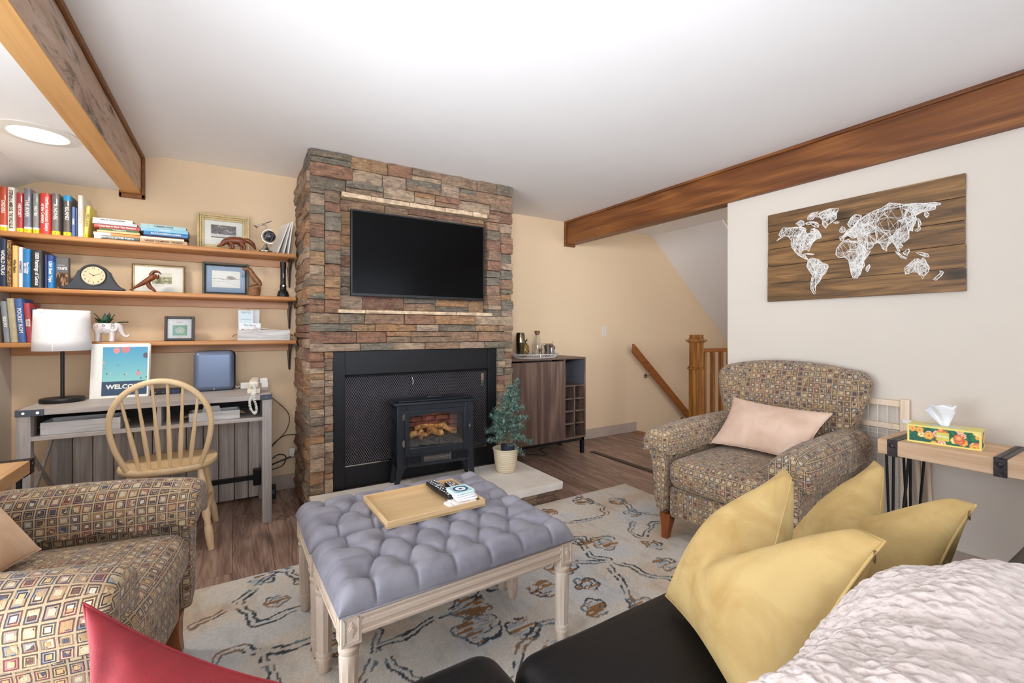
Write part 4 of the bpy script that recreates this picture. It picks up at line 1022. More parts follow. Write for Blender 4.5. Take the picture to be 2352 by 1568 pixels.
broch(.112, 3.53, 1.10, .05, .195, 2, 'white and grey brochure standing behind the Guide brochure', bp('#dfe3e6', '#3a3e48', .1, .4, 9))
broch(.082, 3.48, 1.10, .125, .105, 2, 'white Story brochure with red picture at the front of the box', bp('#e4ebee', '#a8483a', .05, .6, 14), texts=(('The Story', .018, cmat('#3c5870'), .088, 0),))
for i in range(4):
    b = thing('brochure', ['cream leaflet lying low over the right of the white box', 'tan leaflet lying second in the white box', 'grey leaflet lying third in the white box', 'white leaflet lying deepest in the white box'][i], 'brochure', (.20, 3.53, 1.163-.012*i), 0, 'brochures in the white box')
    m = MB(); m.box((0, 0, 0), (.19-.01*i, .11, .004), Matrix.Rotation(R(7-3*i), 4, 'Y')); ob('leaflet', m, cmat(['#d9d2c0', '#c2a47a', '#b0b0b0', '#ececec'][i]), b)
# ------------------------------------------------------------ desk
dk = thing('desk', 'grey weathered-wood desk with black corner plates under the wall shelves', 'desk', (0, 0, 0))
DX0, DX1, DY0, DY1, DZ = -.89, .188, 3.06, 3.58, .77
ob('desktop', MB().bx(DX0, DX1, DY0, DY1, DZ-.03, DZ), M_greywood, dk, bevel=.002)
for x_, y_ in ((DX0, DY0), (DX1-.05, DY0), (DX0, DY1-.05), (DX1-.05, DY1-.05)): ob('leg', MB().bx(x_, x_+.05, y_+.002, y_+.05, 0, DZ-.03), M_greywood_v, dk, bevel=.002)
ob('lower_shelf', MB().bx(DX0+.05, DX1-.05, DY0+.004, DY1-.03, .617, .636), M_greywood, dk, bevel=.001)
ob('divider', MB().bx(-.358, -.34, DY0+.004, DY1-.03, .636, DZ-.03), M_greywood_v, dk)
M_cub = plain('desk_cubby_inside', '#4a4340', .6)
ob('cubby_side', MB().bx(DX0+.05, DX0+.058, DY0+.05, DY1-.03, .636, .73), M_cub, dk); ob('cubby_side', MB().bx(DX1-.058, DX1-.05, DY0+.05, DY1-.03, .636, .73), M_cub, dk)
ob('back_rail', MB().bx(DX0+.05, DX1-.05, DY1-.03, DY1-.02, .60, .73), M_cub, dk)
x_ = -.80; wds = [.088, .094, .09, .092, .088, .082, .09, .084, .088, .08, .074]
for w_ in wds: ob('board', MB().bx(x_+.002, x_+w_-.002, DY1-.042, DY1-.028, .02, .617), M_panelwood, dk, bevel=.003); x_ += w_
ob('rear_post', MB().bx(-.86, -.80, DY1-.05, DY1-.02, 0, .617), M_greywood_v, dk)
ob('stretcher_bar', MB().bx(DX0+.02, DX1-.045, 3.31, 3.335, .20, .228), M_black, dk, bevel=.002)
for x_ in (DX0+.05, DX1-.09): ob('stretcher_plate', MB().bx(x_, x_+.045, 3.295, 3.35, .165, .265), M_black, dk, bevel=.003)
for x_ in (DX0+.02, DX1-.03):
    ob('side_rail', MB().bx(x_-.01, x_+.01, DY0+.05, DY1-.05, .20, .24), M_greywood, dk)
for p, q in (((DX0+.02, DY0+.06, .58), (DX0+.02, DY1-.06, .25)), ((DX0+.02, DY1-.06, .58), (DX0+.02, DY0+.06, .25))): ob('cross_brace', MB().bar(p, q, .014, .02), M_greywood, dk)
for x0, x1 in ((DX0-.002, DX0+.098), (DX1-.062, DX1+.002)):
    ob('corner_plate', MB().bx(x0, x1, DY0-.003, DY0+.001, DZ-.031, DZ+.0005).bx(*((x0, x0+.003) if x0 < 0 else (x1-.003, x1)), DY0, DY0+.08, DZ-.031, DZ+.0005), cmat('#3c4350', .4), dk, bevel=.001)
for x_ in (DX0+.027, DX0+.077, DX1-.03): ob('bolt', MB().cyl((x_, DY0-.003, DZ-.015), (x_, DY0-.008, DZ-.015), .006), M_steel, dk, smooth=40)
# desk crates
crate('wooden_crate', 'long distressed white tray box with rope handles in the left desk cubby', (-.665, 3.175, .6365), .30, .17, .062, rz=1, group='white boxes in the desk')
cr = crate('wooden_crate', 'shorter distressed white organiser box with rope handles in the right desk cubby', (-.10, 3.165, .6365), .245, .14, .050, rz=1, group='white boxes in the desk')
m = MB(); m.prism([(-.075, .0), (-.055, .078), (.02, .078), (.03, .05), (.03, 0)], (-.03, -.022), axis=1); ob('inner_divider', m, M_boxwash, cr, bevel=.001)
# lamp
lp = thing('table_lamp', 'black table lamp with white drum shade at the left end of the desk', 'lamp', (-.79, 3.325, DZ+.0005))
m = MB(); m.lathe([(.001, 0), (.088, 0), (.09, .004), (.09, .018), (.086, .022), (.075, .0225), (.012, .028), (.001, .03)], n=48); ob('base', m, M_blackp, lp, smooth=40)
ob('pole', MB().cyl((0, 0, .025), (0, 0, .46), .0085), M_blackp, lp, smooth=40)
m = MB(); m.grid(lambda u, v: (math.cos(2*PI*u)*(.115-.006*v), math.sin(2*PI*u)*(.115-.006*v), .275+.215*v), 64, 4, cu=True); ob('shade', m, M_shade, lp, smooth=60, solid=.002)
ob('shade_seam', MB().bar((-.010, -.1160, .276), (-.010, -.1100, .489), .0014), cmat('#ffffff', .8), lp)
m = MB(); m.lathe([(.001, .34), (.026, .355), (.033, .385), (.022, .42), (.012, .44)], n=20); ob('bulb', m, M_w, lp, smooth=True)
m = MB()
for k in range(3): m.bar((0, 0, .45), (.113*math.cos(k*2.094), .113*math.sin(k*2.094), .475), .003)
ob('shade_spider', m, M_steel, lp)
# binder
bn = thing('binder', 'white ring binder with balloon-picture cover reading WELCOME propped on the desk', 'binder', (-.558, 3.345, DZ+.0005), -2)
T = Matrix.Rotation(R(-8), 4, 'X')
m = MB(); m.bx(-.128, .128, -.004, 0, 0, .31); m.xf(T); ob('front_cover', m, M_w, bn, bevel=.002)
m = MB(); m.bx(-.128, .128, .036, .04, 0, .31); m.xf(T); ob('back_cover', m, M_w, bn, bevel=.002)
m = MB(); m.bx(-.130, -.126, -.004, .04, 0, .31); m.xf(T); ob('spine', m, M_w, bn, bevel=.001)
m = MB(); m.bx(-.12, .11, .004, .032, .01, .295); m.xf(T); ob('pages', m, M_pages, bn)
BL = [(.30, .93, .075, '#e08f90'), (.5, .96, .10, '#cf7f86'), (.96, .82, .07, '#5c5468'), (.80, .44, .055, '#d79a9a'), (.8, .5, .02, '#40506a'), (.53, .44, .025, '#b8c8b8'), (.49, .43, .015, '#3c5064'), (.1, .45, .018, '#3d6a70'), (.18, .46, .014, '#d8d0c8'), (.34, .62, .012, '#6a5a4a'), (.03, .68, .03, '#c9b0a8'), (.86, .34, .02, '#486a78'), (.34, .42, .01, '#365a6a'), (.98, .36, .018, '#37586a'), (.45, .33, .01, '#e8e0d0'), (.06, .57, .015, '#a88a7a')]
def bal(u, v):
    c = lerp(np.tile(C3('#8fd0d0'), (len(u), 1)), np.tile(C3('#4f9cc4'), (len(u), 1)), np.clip((v-.3)/.7, 0, 1))
    for x_, y_, r_, cc in BL:
        dx = (u-x_); dy = (v-y_)*1.25; d = np.hypot(dx, dy); ins = (d < r_) | ((np.abs(dx) < r_*.75*(1+(dy/r_)/1.35)) & (dy < 0) & (dy > -r_*1.3))
        st_ = (np.sin(dx/r_*9) > 0); c = np.where(ins[:, None], np.where(st_[:, None], C3(cc), C3(cc)*.8+.15), c)
    return np.where((v < .29)[:, None], C3('#39506c'), c)
painted('cover_print', .20, .275, 100, 130, bal, bn, T @ TF(.02, -.0046, .152))
text('WELCOME', .034, M_w, bn, T @ TF(.022, -.0052, .062), maxw=.18, bold=.0012)
# speaker
sp_ = thing('speaker', 'blue-grey curved upright speaker standing on the desk', 'speaker', (-.113, 3.46, DZ+.0005))
m = MB(); m.rbox((0, 0, .126), (.215, .115, .252), .032, k=5, m=2); 
m.v = [(v[0], v[1], v[2]) for v in m.v]
ms, t = newmat('blue_grey_speaker_cloth'); n = t.noise(t.obj(), 500, 2)
t.out(Base_Color=hx('#6f7d97'), Roughness=.35, Metallic=.35, Normal=t.bump(n, .2, .001))
m.v = [(x_, y_, .0+min(max(z_, .0), .252)) for x_, y_, z_ in m.v]; ob('body', m, ms, sp_, smooth=60)
m = MB(); m.rbox((.006, .012, .1265), (.222, .11, .253), .032, k=5, m=2); ob('rear_shell', m, cmat('#23252c', .4), sp_, smooth=60)
ob('status_light', MB().cyl((0, -.058, .014), (0, -.0595, .014), .003), M_w, sp_)
# set-top box
sb = thing('set_top_box', 'small black electronic box on the desk behind the chair back', 'box', (-.36, 3.44, DZ+.0005), 2)
ob('case', MB().box((0, 0, .014), (.15, .10, .027)), M_blackp, sb, bevel=.003); ob('front_panel', MB().box((.035, -.0505, .014), (.07, .002, .022)), cmat('#2c3a58', .2), sb)
for x_ in (-.045, -.01): ob('indicator_light', MB().cyl((x_, -.05, .014), (x_, -.052, .014), .002), M_w, sb)
# phone
ph = thing('telephone', 'cream corded telephone with coiled cord hanging over the front edge of the desk', 'telephone', (.10, 3.185, DZ+.0005), -6)
m = MB(); m.prism([(-.045, 0), (-.045, .024), (-.01, .034), (.06, .05), (.10, .05), (.10, 0)], (-.034, .034), axis=0)
ob('base', m, M_cream_p, ph, bevel=.004)
m = MB(); m.rbox((0, .0, .058), (.054, .075, .042), .014, k=3, m=2, M=Matrix.Rotation(R(12), 4, 'X')); m.rbox((0, .045, .066), (.046, .10, .026), .011, k=2, m=2, M=Matrix.Rotation(R(12), 4, 'X')); ob('handset', m, M_cream_p, ph, smooth=60)
pts = []; NN = 420
path = [(0, -.045, .05), (.012, -.075, .02), (.008, -.125, -.015), (.022, -.138, -.07), (.014, -.138, -.105), (-.008, -.138, -.075), (-.012, -.135, -.03), (0, -.11, .0), (.004, -.06, .012)]
def cr_(P, t):
    n = len(P)-1; i = min(int(t*n), n-1); f_ = t*n-i; p0 = Vector(P[max(i-1, 0)]); p1 = Vector(P[i]); p2 = Vector(P[i+1]); p3 = Vector(P[min(i+2, n)])
    return .5*((2*p1)+(-p0+p2)*f_+(2*p0-5*p1+4*p2-p3)*f_*f_+(-p0+3*p1-3*p2+p3)*f_**3)
for i in range(NN):
    t = i/(NN-1); c0 = cr_(path, t); c1 = cr_(path, min(1, t+.004)); d = (c1-c0).normalized() if (c1-c0).length > 1e-6 else Vector((0, 0, 1))
    u_ = d.cross(Vector((1, .2, 0))).normalized(); w2 = d.cross(u_); a = i/NN*2*PI*46
    pts.append(c0+(u_*math.cos(a)+w2*math.sin(a))*.0062)
m = MB(); m.tube(pts, .0021, 5); ob('coiled_cord', m, M_w, ph, smooth=True)
ps = thing('power_strip', 'white power strip lying behind the telephone on the desk', 'power strip', (.11, 3.45, DZ+.0005), 3)
ob('case', MB().box((0, 0, .02), (.16, .045, .04)), M_white, ps, bevel=.005); ob('adapter', MB().box((.055, 0, .052), (.045, .04, .025)), M_white, ps, bevel=.004)
m = MB(); m.tube([(-.08, 0, .02), (-.10, -.01, .012), (-.115, .005, .03), (-.10, .03, .045)], .003, 6); ob('cord', m, M_white, ps, smooth=True)
# cables
def cable(label, pts, r_=.003, mat=M_blackp):
    m = MB(); P = [cr_(pts, i/40) for i in range(41)]; m.tube(P, r_, 6); return tag(ob('cable', m, mat, smooth=True), label, 'cable')
cable('thin black cable drooping down from the right rear of the desk to floor level', [(.17, 3.63, .72), (.24, 3.62, .66), (.33, 3.62, .55), (.32, 3.63, .44), (.26, 3.62, .37), (.20, 3.62, .30)], .0025)
cable('black cable running along the wall into the side of the chimney', [(.20, 3.60, .31), (.24, 3.60, .36), (.30, 3.60, .40), (.36, 3.58, .405), (.385, 3.55, .405)])
cable('black looped cable between the desk leg and the wall plug', [(.20, 3.56, .24), (.26, 3.58, .275), (.31, 3.6, .25), (.29, 3.6, .19), (.22, 3.59, .17), (.21, 3.58, .15)], .0035)
cable('thick black cord from the wall plug to the power brick under the desk', [(.345, 3.60, .245), (.30, 3.60, .23), (.25, 3.60, .215), (.18, 3.56, .20)], .005)
o = thing('wall_plug', 'white plug adapter in the outlet beside the chimney base', 'plug', (.352, 3.645, .27)); ob('body', MB().box((0, -.02, .0), (.04, .04, .065)), M_white, o, bevel=.006); ob('prong_cap', MB().box((0, -.042, .0), (.024, .006, .03)), M_white, o, bevel=.002)
o = thing('power_brick', 'small black power brick on the floor behind the right desk leg', 'power adapter', (.222, 3.50, .0)); ob('body', MB().box((0, 0, .045), (.035, .045, .09)), M_blackp, o, bevel=.004); ob('label_sticker', MB().box((0, -.0235, .05), (.02, .001, .03)), cmat('#55565c'), o)
# ------------------------------------------------------------ Windsor chair
wc = thing('dining_chair', 'pale wooden Windsor chair with hoop back and turned legs at the desk', 'chair', (-.300, 3.06, 0), -3)
def seatpt(u, v):
    a = 2*PI*u; r_ = v; sx_, sy_ = .215, .205
    ca, sa = math.cos(a), math.sin(a); k = (abs(ca)**2.6+abs(sa)**2.6)**(-1/2.6)
    x_ = sx_*k*ca*r_; y_ = sy_*k*sa*r_; return x_, y_
m = MB(); prof = [(0.001, .442), (.5, .441), (.85, .447), (.94, .452), (.985, .450), (1.0, .442), (.99, .428), (.92, .416), (.001, .416)]
n = 48; vv = []; ff = []
for r_, z_ in prof:
    for k in range(n): x_, y_ = seatpt(k/n, r_); vv.append((x_, y_, z_))
for i in range(len(prof)-1):
    for k in range(n): ff.append((i*n+k, i*n+(k+1) % n, (i+1)*n+(k+1) % n, (i+1)*n+k))
m.add(vv, ff); ob('seat', m, M_birch, wc, smooth=50)
by0, by1 = -.165, -.30
def bowp(a):
    # a 0..1 from left foot to right foot
    t = a*2-1; 
    an = PI*(1-a)*1.0
    x_ = .205*math.cos(PI-PI*a)*(-1) if False else -.205*math.cos(PI*a)
    z_ = .68+.225*math.sin(PI*a)
    return x_, z_
bow = []
for i in range(9):
    t = i/8; z_ = .44+(.68-.44)*t; x_ = -(.150+.055*math.sin(t*PI/2)); bow.append((x_, z_))
for i in range(1, 32): bow.append(bowp(i/32))
for i in range(9):
    t = 1-i/8; z_ = .44+(.68-.44)*t; x_ = (.150+.055*math.sin(t*PI/2)); bow.append((x_, z_))
def yb(z_): return -.150-(z_-.44)*.30
m = MB(); m.tube([(x_, yb(z_), z_) for x_, z_ in bow], [.0145]*len(bow), 10, flat=.85); ob('hoop_back', m, M_birch, wc, smooth=50)
for i in range(6):
    q = -1+2*(i+.5)/6; xb_ = q*.125; xt = q*.185
    zt = .68+.225*math.sqrt(max(0, 1-(xt/.205)**2)); m = MB()
    P = [Vector((xb_+(xt-xb_)*t, yb(.44+(zt-.44)*t)+.006, .44+(zt-.44)*t)) for t in [k/10 for k in range(11)]]
    m.tube(P, [.0075+.0035*math.sin(PI*min(1, k/10*1.6)) if k < 7 else .007 for k in range(11)], 8); ob('spindle', m, M_birch, wc, smooth=50)
def turned(p, q):
    p = Vector(p); q = Vector(q); prof = [(0, .013), (.06, .014), (.16, .019), (.27, .021), (.33, .0135), (.345, .018), (.36, .0135), (.375, .018), (.40, .014), (.50, .019), (.58, .020), (.66, .0135), (.675, .0175), (.69, .014), (.72, .018), (.80, .0195), (.93, .0165), (1, .0145)]
    m = MB(); m.tube([p.lerp(q, t) for t, _ in prof], [r_ for _, r_ in prof], 14); return m
legs = [((-.145, -.12, .42), (-.20, -.205, 0)), ((.145, -.12, .42), (.205, -.205, 0)), ((-.135, .13, .42), (-.185, .205, 0)), ((.135, .13, .42), (.19, .215, 0))]
for p, q in legs: ob('leg', turned(p, q), M_birch, wc, smooth=60)
for s_ in (-1, 1):
    m = MB(); P = [Vector((s_*.178, -.17+.34*t, .19)) for t in [k/8 for k in range(9)]]; m.tube(P, [.009, .011, .014, .017, .018, .017, .014, .011, .009], 10); ob('stretcher', m, M_birch, wc, smooth=60)
m = MB(); P = [Vector((-.178+.356*t, 0, .19)) for t in [k/8 for k in range(9)]]; m.tube(P, [.008, .010, .013, .016, .017, .016, .013, .010, .008], 10); ob('cross_stretcher', m, M_birch, wc, smooth=60)
# ------------------------------------------------------------ rug (woven pattern painted point by point)
RX0, RX1, RY0, RY1 = -.62, 2.48, .55, 2.42
V = [[(-14, 212), (-4, 217), (1, 222), (3, 214), (7, 202), (15, 202), (25, 206)], [(1, 222), (7, 230), (14, 240)], [(35, 140), (35, 150), (42, 161), (47, 173), (48, 180)], [(44, 164), (58, 165), (70, 169), (80, 170), (95, 175), (107, 172)], [(44, 162), (46, 151), (50, 142), (60, 128)], [(-4, 189), (3, 188), (8, 182), (16, 180), (25, 180), (40, 176)], [(8, 182), (12, 164), (6, 150)], [(145, 172), (158, 164), (162, 156), (166, 144), (174, 135), (190, 130)], [(154, 161), (148, 143), (141, 134), (128, 118)], [(159, 165), (153, 174), (160, 190)], [(202, 249), (204, 220), (195, 205), (176, 209)], [(203, 189), (192, 185), (192, 173), (212, 184), (223, 180)], [(156, 225), (163, 213), (176, 209)], [(77, 124), (89, 137), (101, 144), (110, 140)], [(11, 245), (21, 238), (26, 227)], [(225, 220), (215, 205), (222, 190), (235, 175), (230, 160)], [(140, 100), (150, 115), (170, 120), (185, 110)], [(-30, 160), (-15, 170), (-4, 189)], [(60, 205), (75, 212), (90, 205), (105, 214)], [(110, 225), (125, 218), (138, 222), (150, 215)], [(200, 100), (215, 115), (225, 135), (240, 140)]]
FL = [(83, 168, 8), (80, 154, 9), (94, 145, 7), (170, 180, 8), (160, 190, 6), (117, 162, 7), (135, 173, 8), (168, 229, 6), (199, 232, 7), (136, 155, 6), (10, 236, 5), (30, 172, 7), (190, 165, 6), (219, 219, 6), (27, 226, 5), (212, 200, 6), (100, 128, 8), (126, 140, 6), (-10, 150, 7), (60, 220, 6), (120, 210, 6), (230, 150, 7), (200, 120, 8), (60, 130, 7), (15, 215, 5), (145, 130, 7), (180, 148, 6), (150, 205, 5)]
def rugfn(u, v):
    X = (RX0+(RX1-RX0)*u)*100; Y = (RY0+(RY1-RY0)*v)*100
    wx = (vnoise(u, v, 40, 1)-.5)*4.5; wy = (vnoise(u, v, 40, 2)-.5)*4.5; X = X+wx; Y = Y+wy
    n = vnoise(u, v, 8, 5, 4); n2 = vnoise(u*3, v*.6, 30, 9, 2); n3 = vnoise(u*.6, v*3, 60, 13, 2)
    c = lerp(np.tile(C3('#ddd2c2'), (len(u), 1)), np.tile(C3('#eae4da'), (len(u), 1)), np.clip((n-.3)*2.2, 0, 1))
    c = lerp(c, np.tile(C3('#d3d6da'), (len(u), 1)), np.clip((n-.56)*5, 0, .6)); c = lerp(c, np.tile(C3('#dcc0a4'), (len(u), 1)), np.clip((.42-n)*5, 0, .5))
    c = c*(1-.05*np.clip((n2-.6)*6, 0, 1))[:, None]
    r_ = np.random.RandomState(3).rand(len(u)); rr = vnoise(u, v, 62, 17, 1)
    d = np.full(len(u), 99.)
    for pl in V:
        for (x0, y0), (x1, y1) in zip(pl, pl[1:]):
            dx, dy = x1-x0, y1-y0; t = np.clip(((X-x0)*dx+(Y-y0)*dy)/(dx*dx+dy*dy), 0, 1)
            d = np.minimum(d, np.hypot(X-x0-t*dx, Y-y0-t*dy))
    ink = (np.abs(d-1.25) < .5) & (rr > .25); inner = d < .9
    for i, (fx, fy, fr) in enumerate(FL):
        dx = X-fx; dy = Y-fy; r2 = np.hypot(dx, dy); a = np.arctan2(dy, dx)
        pr = fr*(.78+.22*np.abs(np.sin(a*2.5+i))); pr2 = fr*.5*(.8+.2*np.abs(np.sin(a*3+i)))
        c = np.where(((r2 < pr*.93) & (n3 > .56))[:, None], C3('#a97a4c'), c)
        c = np.where(((r2 < pr*.93) & (n3 < .36))[:, None], C3('#b9c0c6'), c)
        ink |= (np.abs(r2-pr) < .5) & (rr > .3); ink |= (np.abs(r2-pr2) < .42) & (rr > .4)
    col = np.where((vnoise(u, v, 30, 33, 1) > .62)[:, None], C3('#5f7684'), C3('#2c3540')); col = np.where((vnoise(u, v, 25, 44, 1) > .66)[:, None], C3('#8a6a48'), col)
    c = np.where(inner[:, None], c*.88+np.array(C3('#b4bcc2'))*.12, c)
    c = np.where(ink[:, None], col*.85+c*.15, c)
    return c*(.94+.08*r_[:, None])
mr, t = newmat('woven_rug'); at = t.n('ShaderNodeAttribute', attribute_name='Col').outputs[0]
nz = t.noise(t.obj(), 260, 4, .7); t.out(Base_Color=t.mix(.35, at, t.ramp(nz, [(.35, (.7, .7, .7, 1)), (.6, (1.05, 1.05, 1.05, 1))]), 'MULTIPLY'), Roughness=.95, Normal=t.bump(nz, .6, .006))
rg = thing('area_rug', 'cream rug with dark branch and flower pattern under the tufted benches', 'rug', ((RX0+RX1)/2, (RY0+RY1)/2, 0))
painted('woven_face', RX1-RX0, RY1-RY0, 520, 312, rugfn, rg, Matrix.Translation((0, 0, .0085)), mr)
ob('bound_edge', MB().box((0, 0, .004), (RX1-RX0, RY1-RY0, .0078)), cmat('#cdc1ae', .9), rg)
ZR = .0088
# ------------------------------------------------------------ armchairs
M_leg = wood('stained_chair_leg', '#5a2812', '#8e4c22', 2, 10, 20, .35)
def arm_loft(s):
    m = MB(); cy, cz_, rr = .336, .535, .083
    sec = [(.288, .13), (.288, .30), (.286, .445)]
    sec += [(cy+rr*math.cos(R(a)), cz_+rr*math.sin(R(a))) for a in range(218, -66, -18)]
    sec += [(.374, .442), (.366, .30), (.362, .13)]
    gy, gz = .32, .40
    st = [(-.40, .94), (-.39, 1), (-.2, 1), (0, 1), (.15, 1), (.28, 1), (.345, 1), (.375, .985), (.392, .955), (.398, .90), (.400, .6)]
    rings = []
    for x_, k in st:
        ring = []
        for y_, z_ in sec:
            up = max(0, (z_-.45)/.16)
            dz = -.030*up*max(0, (x_-.15)/.25)**2+.012*up*max(0, -x_/.4)
            wob = noise.noise(Vector((x_*5, y_*9+s, z_*8)))*.004
            flare = (y_-.30)*(.10 if z_ > .42 else 0)*max(0, x_/.4)
            ring.append((x_+(.012*up if k == 1 and x_ > .3 else 0), s*(gy+(y_+flare-gy)*k+wob), (gz+(z_-gz)*(k if k > .7 else k))+dz+wob))
        rings.append(ring)
    n = len(sec); v = [p for r_ in rings for p in r_]; f = []
    for i in range(len(rings)-1):
        for k in range(n): f.append((i*n+k, i*n+(k+1) % n, (i+1)*n+(k+1) % n, (i+1)*n+k))
    f += [tuple(range(n)), tuple((len(rings)-1)*n+k for k in range(n))[::-1]]
    m.add(v, f); return m
def armchair(label, loc, rz, bo=-.325):
    a = thing('armchair', label, 'armchair', loc, rz, None)
    m = MB(); m.rbox((-.01, 0, .208), (.76, .572, .165), .02, k=2, m=8); ob('seat_base', m, M_fab, a, smooth=60, uv=True)
    for s in (-1, 1): ob('arm', arm_loft(s), M_fab, a, smooth=65, uv=True, sub=1)
    for s in (-1, 1):
        sec = [(.244, .478), (.243, .52)]+[(.332+.090*math.cos(R(q)), .535+.092*math.sin(R(q))) for q in range(168, 11, -12)]+[(.420, .52), (.419, .47), (.405, .468), (.34, .50), (.262, .474)]
        m = MB(); rings = []
        for x_, k in [(-.34, .9), (-.335, 1)]+[(-.33+.06*i, 1) for i in range(11)]+[(.31, 1), (.36, 1), (.392, .995), (.410, .97), (.421, .92), (.425, .80)]:
            up = max(0, (x_-.12)/.3)**2
            wv_ = .006*math.sin(x_*38+s)+.004*math.sin(x_*90)
            rings.append([(x_, s*(.338+(y_-.338)*k*(1+.05*up)), .535+(z_-.535)*k-.026*up*(1 if z_ > .5 else .2)+(wv_ if z_ < .49 else 0)+.003*noise.noise(Vector((x_*9, y_*20, s)))) for y_, z_ in sec])
        nn = len(sec); m.add([p for r_ in rings for p in r_], [(i*nn+k, i*nn+(k+1) % nn, (i+1)*nn+(k+1) % nn, (i+1)*nn+k) for i in range(len(rings)-1) for k in range(nn)]+[tuple(range(nn)), tuple((len(rings)-1)*nn+k for k in range(nn))[::-1]])
        ob('arm_cover', m, M_fab, a, smooth=55, uv=True)
    def crown(p):
        c = max(0, 1-(p.x/.33)**2)*max(0, 1-(p.y/.28)**2)
        return p+Vector((0.015*(1-(p.y/.28)**2) if p.x > .2 else 0, 0, (.024*c if p.z > 0 else -.004*c)+.003*noise.noise(p*9)))
    m = MB(); m.rbox((.065, 0, .372), (.67, .56, .155), .055, k=4, m=8, fn=crown); ob('seat_cushion', m, M_fab, a, smooth=True, uv=True)
    def bk(p):
        t = (p.z+.31)/.62; t = max(0, min(1, t)); w_ = .69+.345*(t*t*(3-2*t))
        y_ = p.y*w_; arch = .055*(1-(p.y/.395)**2)*t
        x_ = p.x-.075*t-.05*max(0, t-.6)**2*4*.6+(.016*(1-(p.y/.38)**2)*math.sin(PI*t) if p.x > 0 else 0)
        return Vector((x_, y_, p.z+arch+.003*noise.noise(p*8)))
    m = MB(); m.rbox((bo, 0, .60), (.14, .80, .62), .06, k=4, m=9, fn=bk); ob('backrest', m, M_fab, a, smooth=True, uv=True)
    for x_, y_ in ((.335, -.315), (.335, .315), (-.33, -.30), (-.33, .30)):
        m = MB(); sx_ = 1 if x_ > 0 else -1; q = .028
        st_ = [(0, .017, sx_*.018), (.05, .021, sx_*.008), (.10, .028, 0), (.135, .032, 0)]
        v = []; f = []
        for z_, r_, o_ in st_: v += [(x_+o_-r_, y_-r_, z_), (x_+o_+r_, y_-r_, z_), (x_+o_+r_, y_+r_, z_), (x_+o_-r_, y_+r_, z_)]
        for i in range(3):
            for k in range(4): f.append((i*4+k, i*4+(k+1) % 4, (i+1)*4+(k+1) % 4, (i+1)*4+k))
        f += [(3, 2, 1, 0), (12, 13, 14, 15)]; m.add(v, f); ob('leg', m, M_leg, a, bevel=.002)
    return a
AR = (2.41, 1.39, ZR); AL = (-.575, 1.735, ZR)
ar = armchair('squares-patterned armchair on the right below the wooden world map', AR, -175)
al = armchair('squares-patterned armchair at the left edge in front of the desk', AL, -9.5, -.265)
# ------------------------------------------------------------ pillows
def pillow(name, label, c, T, mat, loc=(0, 0, 0), rz=0, chop=0, conc=.07, seed=0, group=None, n=44, zipc=None, wr=.006, cat='pillow'):
    p = thing(name, label, cat, loc, rz, group)
    c00, c10, c11, c01 = [Vector(q) for q in c]
    N = (c10-c00).cross(c01-c00).normalized(); up = ((c01-c00)+(c11-c10)).normalized(); rt = ((c10-c00)+(c11-c01)).normalized()
    H_ = ((c01-c00).length+(c11-c10).length)/2; W_ = ((c10-c00).length+(c11-c01).length)/2
    def F(sg):
        def g(u, v):
            # ease grid towards the borders
            uu = .5-.5*math.cos(PI*u)*(.55)-(.5-u)*.45*1.0; vv = .5-.5*math.cos(PI*v)*.55-(.5-v)*.45
            uu = min(1, max(0, uu)); vv = min(1, max(0, vv))
            b = c00.lerp(c10, uu).lerp(c01.lerp(c11, uu), vv)
            eu = 4*uu*(1-uu); ev = 4*vv*(1-vv)
            # concave edges
            b = b+rt*W_*conc*(1-2*uu)*ev*(1-eu*.3)+up*H_*conc*(1-2*vv)*eu*(1-ev*.3)
            f_ = (max(0, math.sin(PI*uu))*max(0, math.sin(PI*vv)))**.48
            q = max(0, 1-abs(uu-.5)/.36)**1.15 if chop else 0
            ck_ = chop*q*vv**2.2
            b = b-up*ck_
            th = T*.5*f_*(1-.55*(chop/(H_*.4) if chop else 0)*q*vv**1.5)
            if chop: th *= 1-.5*vv**2.5
            if chop: th += T*.06*f_*math.exp(-((abs(uu-.5)-.26)/.12)**2)*vv
            w2 = wr*noise.noise(b*7+Vector((seed, sg, 0)))+wr*.5*noise.noise(Vector((uu*14, vv*5, seed)))
            rad = wr*.9*math.sin(18*math.atan2(vv-.0, uu-.5)+seed)*max(0, 1-abs(math.hypot(uu-.5, vv-1)-.35)*3)*(1 if chop else .2)
            return b+N*sg*(th+(w2+rad*.35)*f_)
        return g
    m = MB(); m.grid(F(1), n, n); m.grid(F(-1), n, n)
    import bmesh
    o = ob('cover', m, mat, p, calc=False)
    b = bmesh.new(); b.from_mesh(o.data); bmesh.ops.remove_doubles(b, verts=b.verts, dist=1e-5); bmesh.ops.recalc_face_normals(b, faces=b.faces); b.to_mesh(o.data); b.free(); o.data.shade_smooth()
    g = F(1); P = []
    K = 30
    for k in range(K): P.append(g(k/K, 0))
    for k in range(K): P.append(g(1, k/K))
    for k in range(K): P.append(g(1-k/K, 1))
    for k in range(K): P.append(g(0, 1-k/K))
    m = MB(); m.tube(P, .0022, 6, closed=True); ob('edge_seam', m, mat, p, smooth=True)
    if zipc:
        z_ = [g(1, .90-.05*k) for k in range(9)]
        m = MB(); m.tube([q+N*.002 for q in z_], .003, 6); ob('zip', m, mat, p, smooth=True)
        m = MB(); q = g(1, .90); m.tube([q+N*.004, q+N*.006+Vector((0, 0, -.012)), q+N*.004+Vector((0, 0, -.02))], [.002, .003, .0015], 6); ob('zip_pull', m, M_thin, p, smooth=True)
    return p
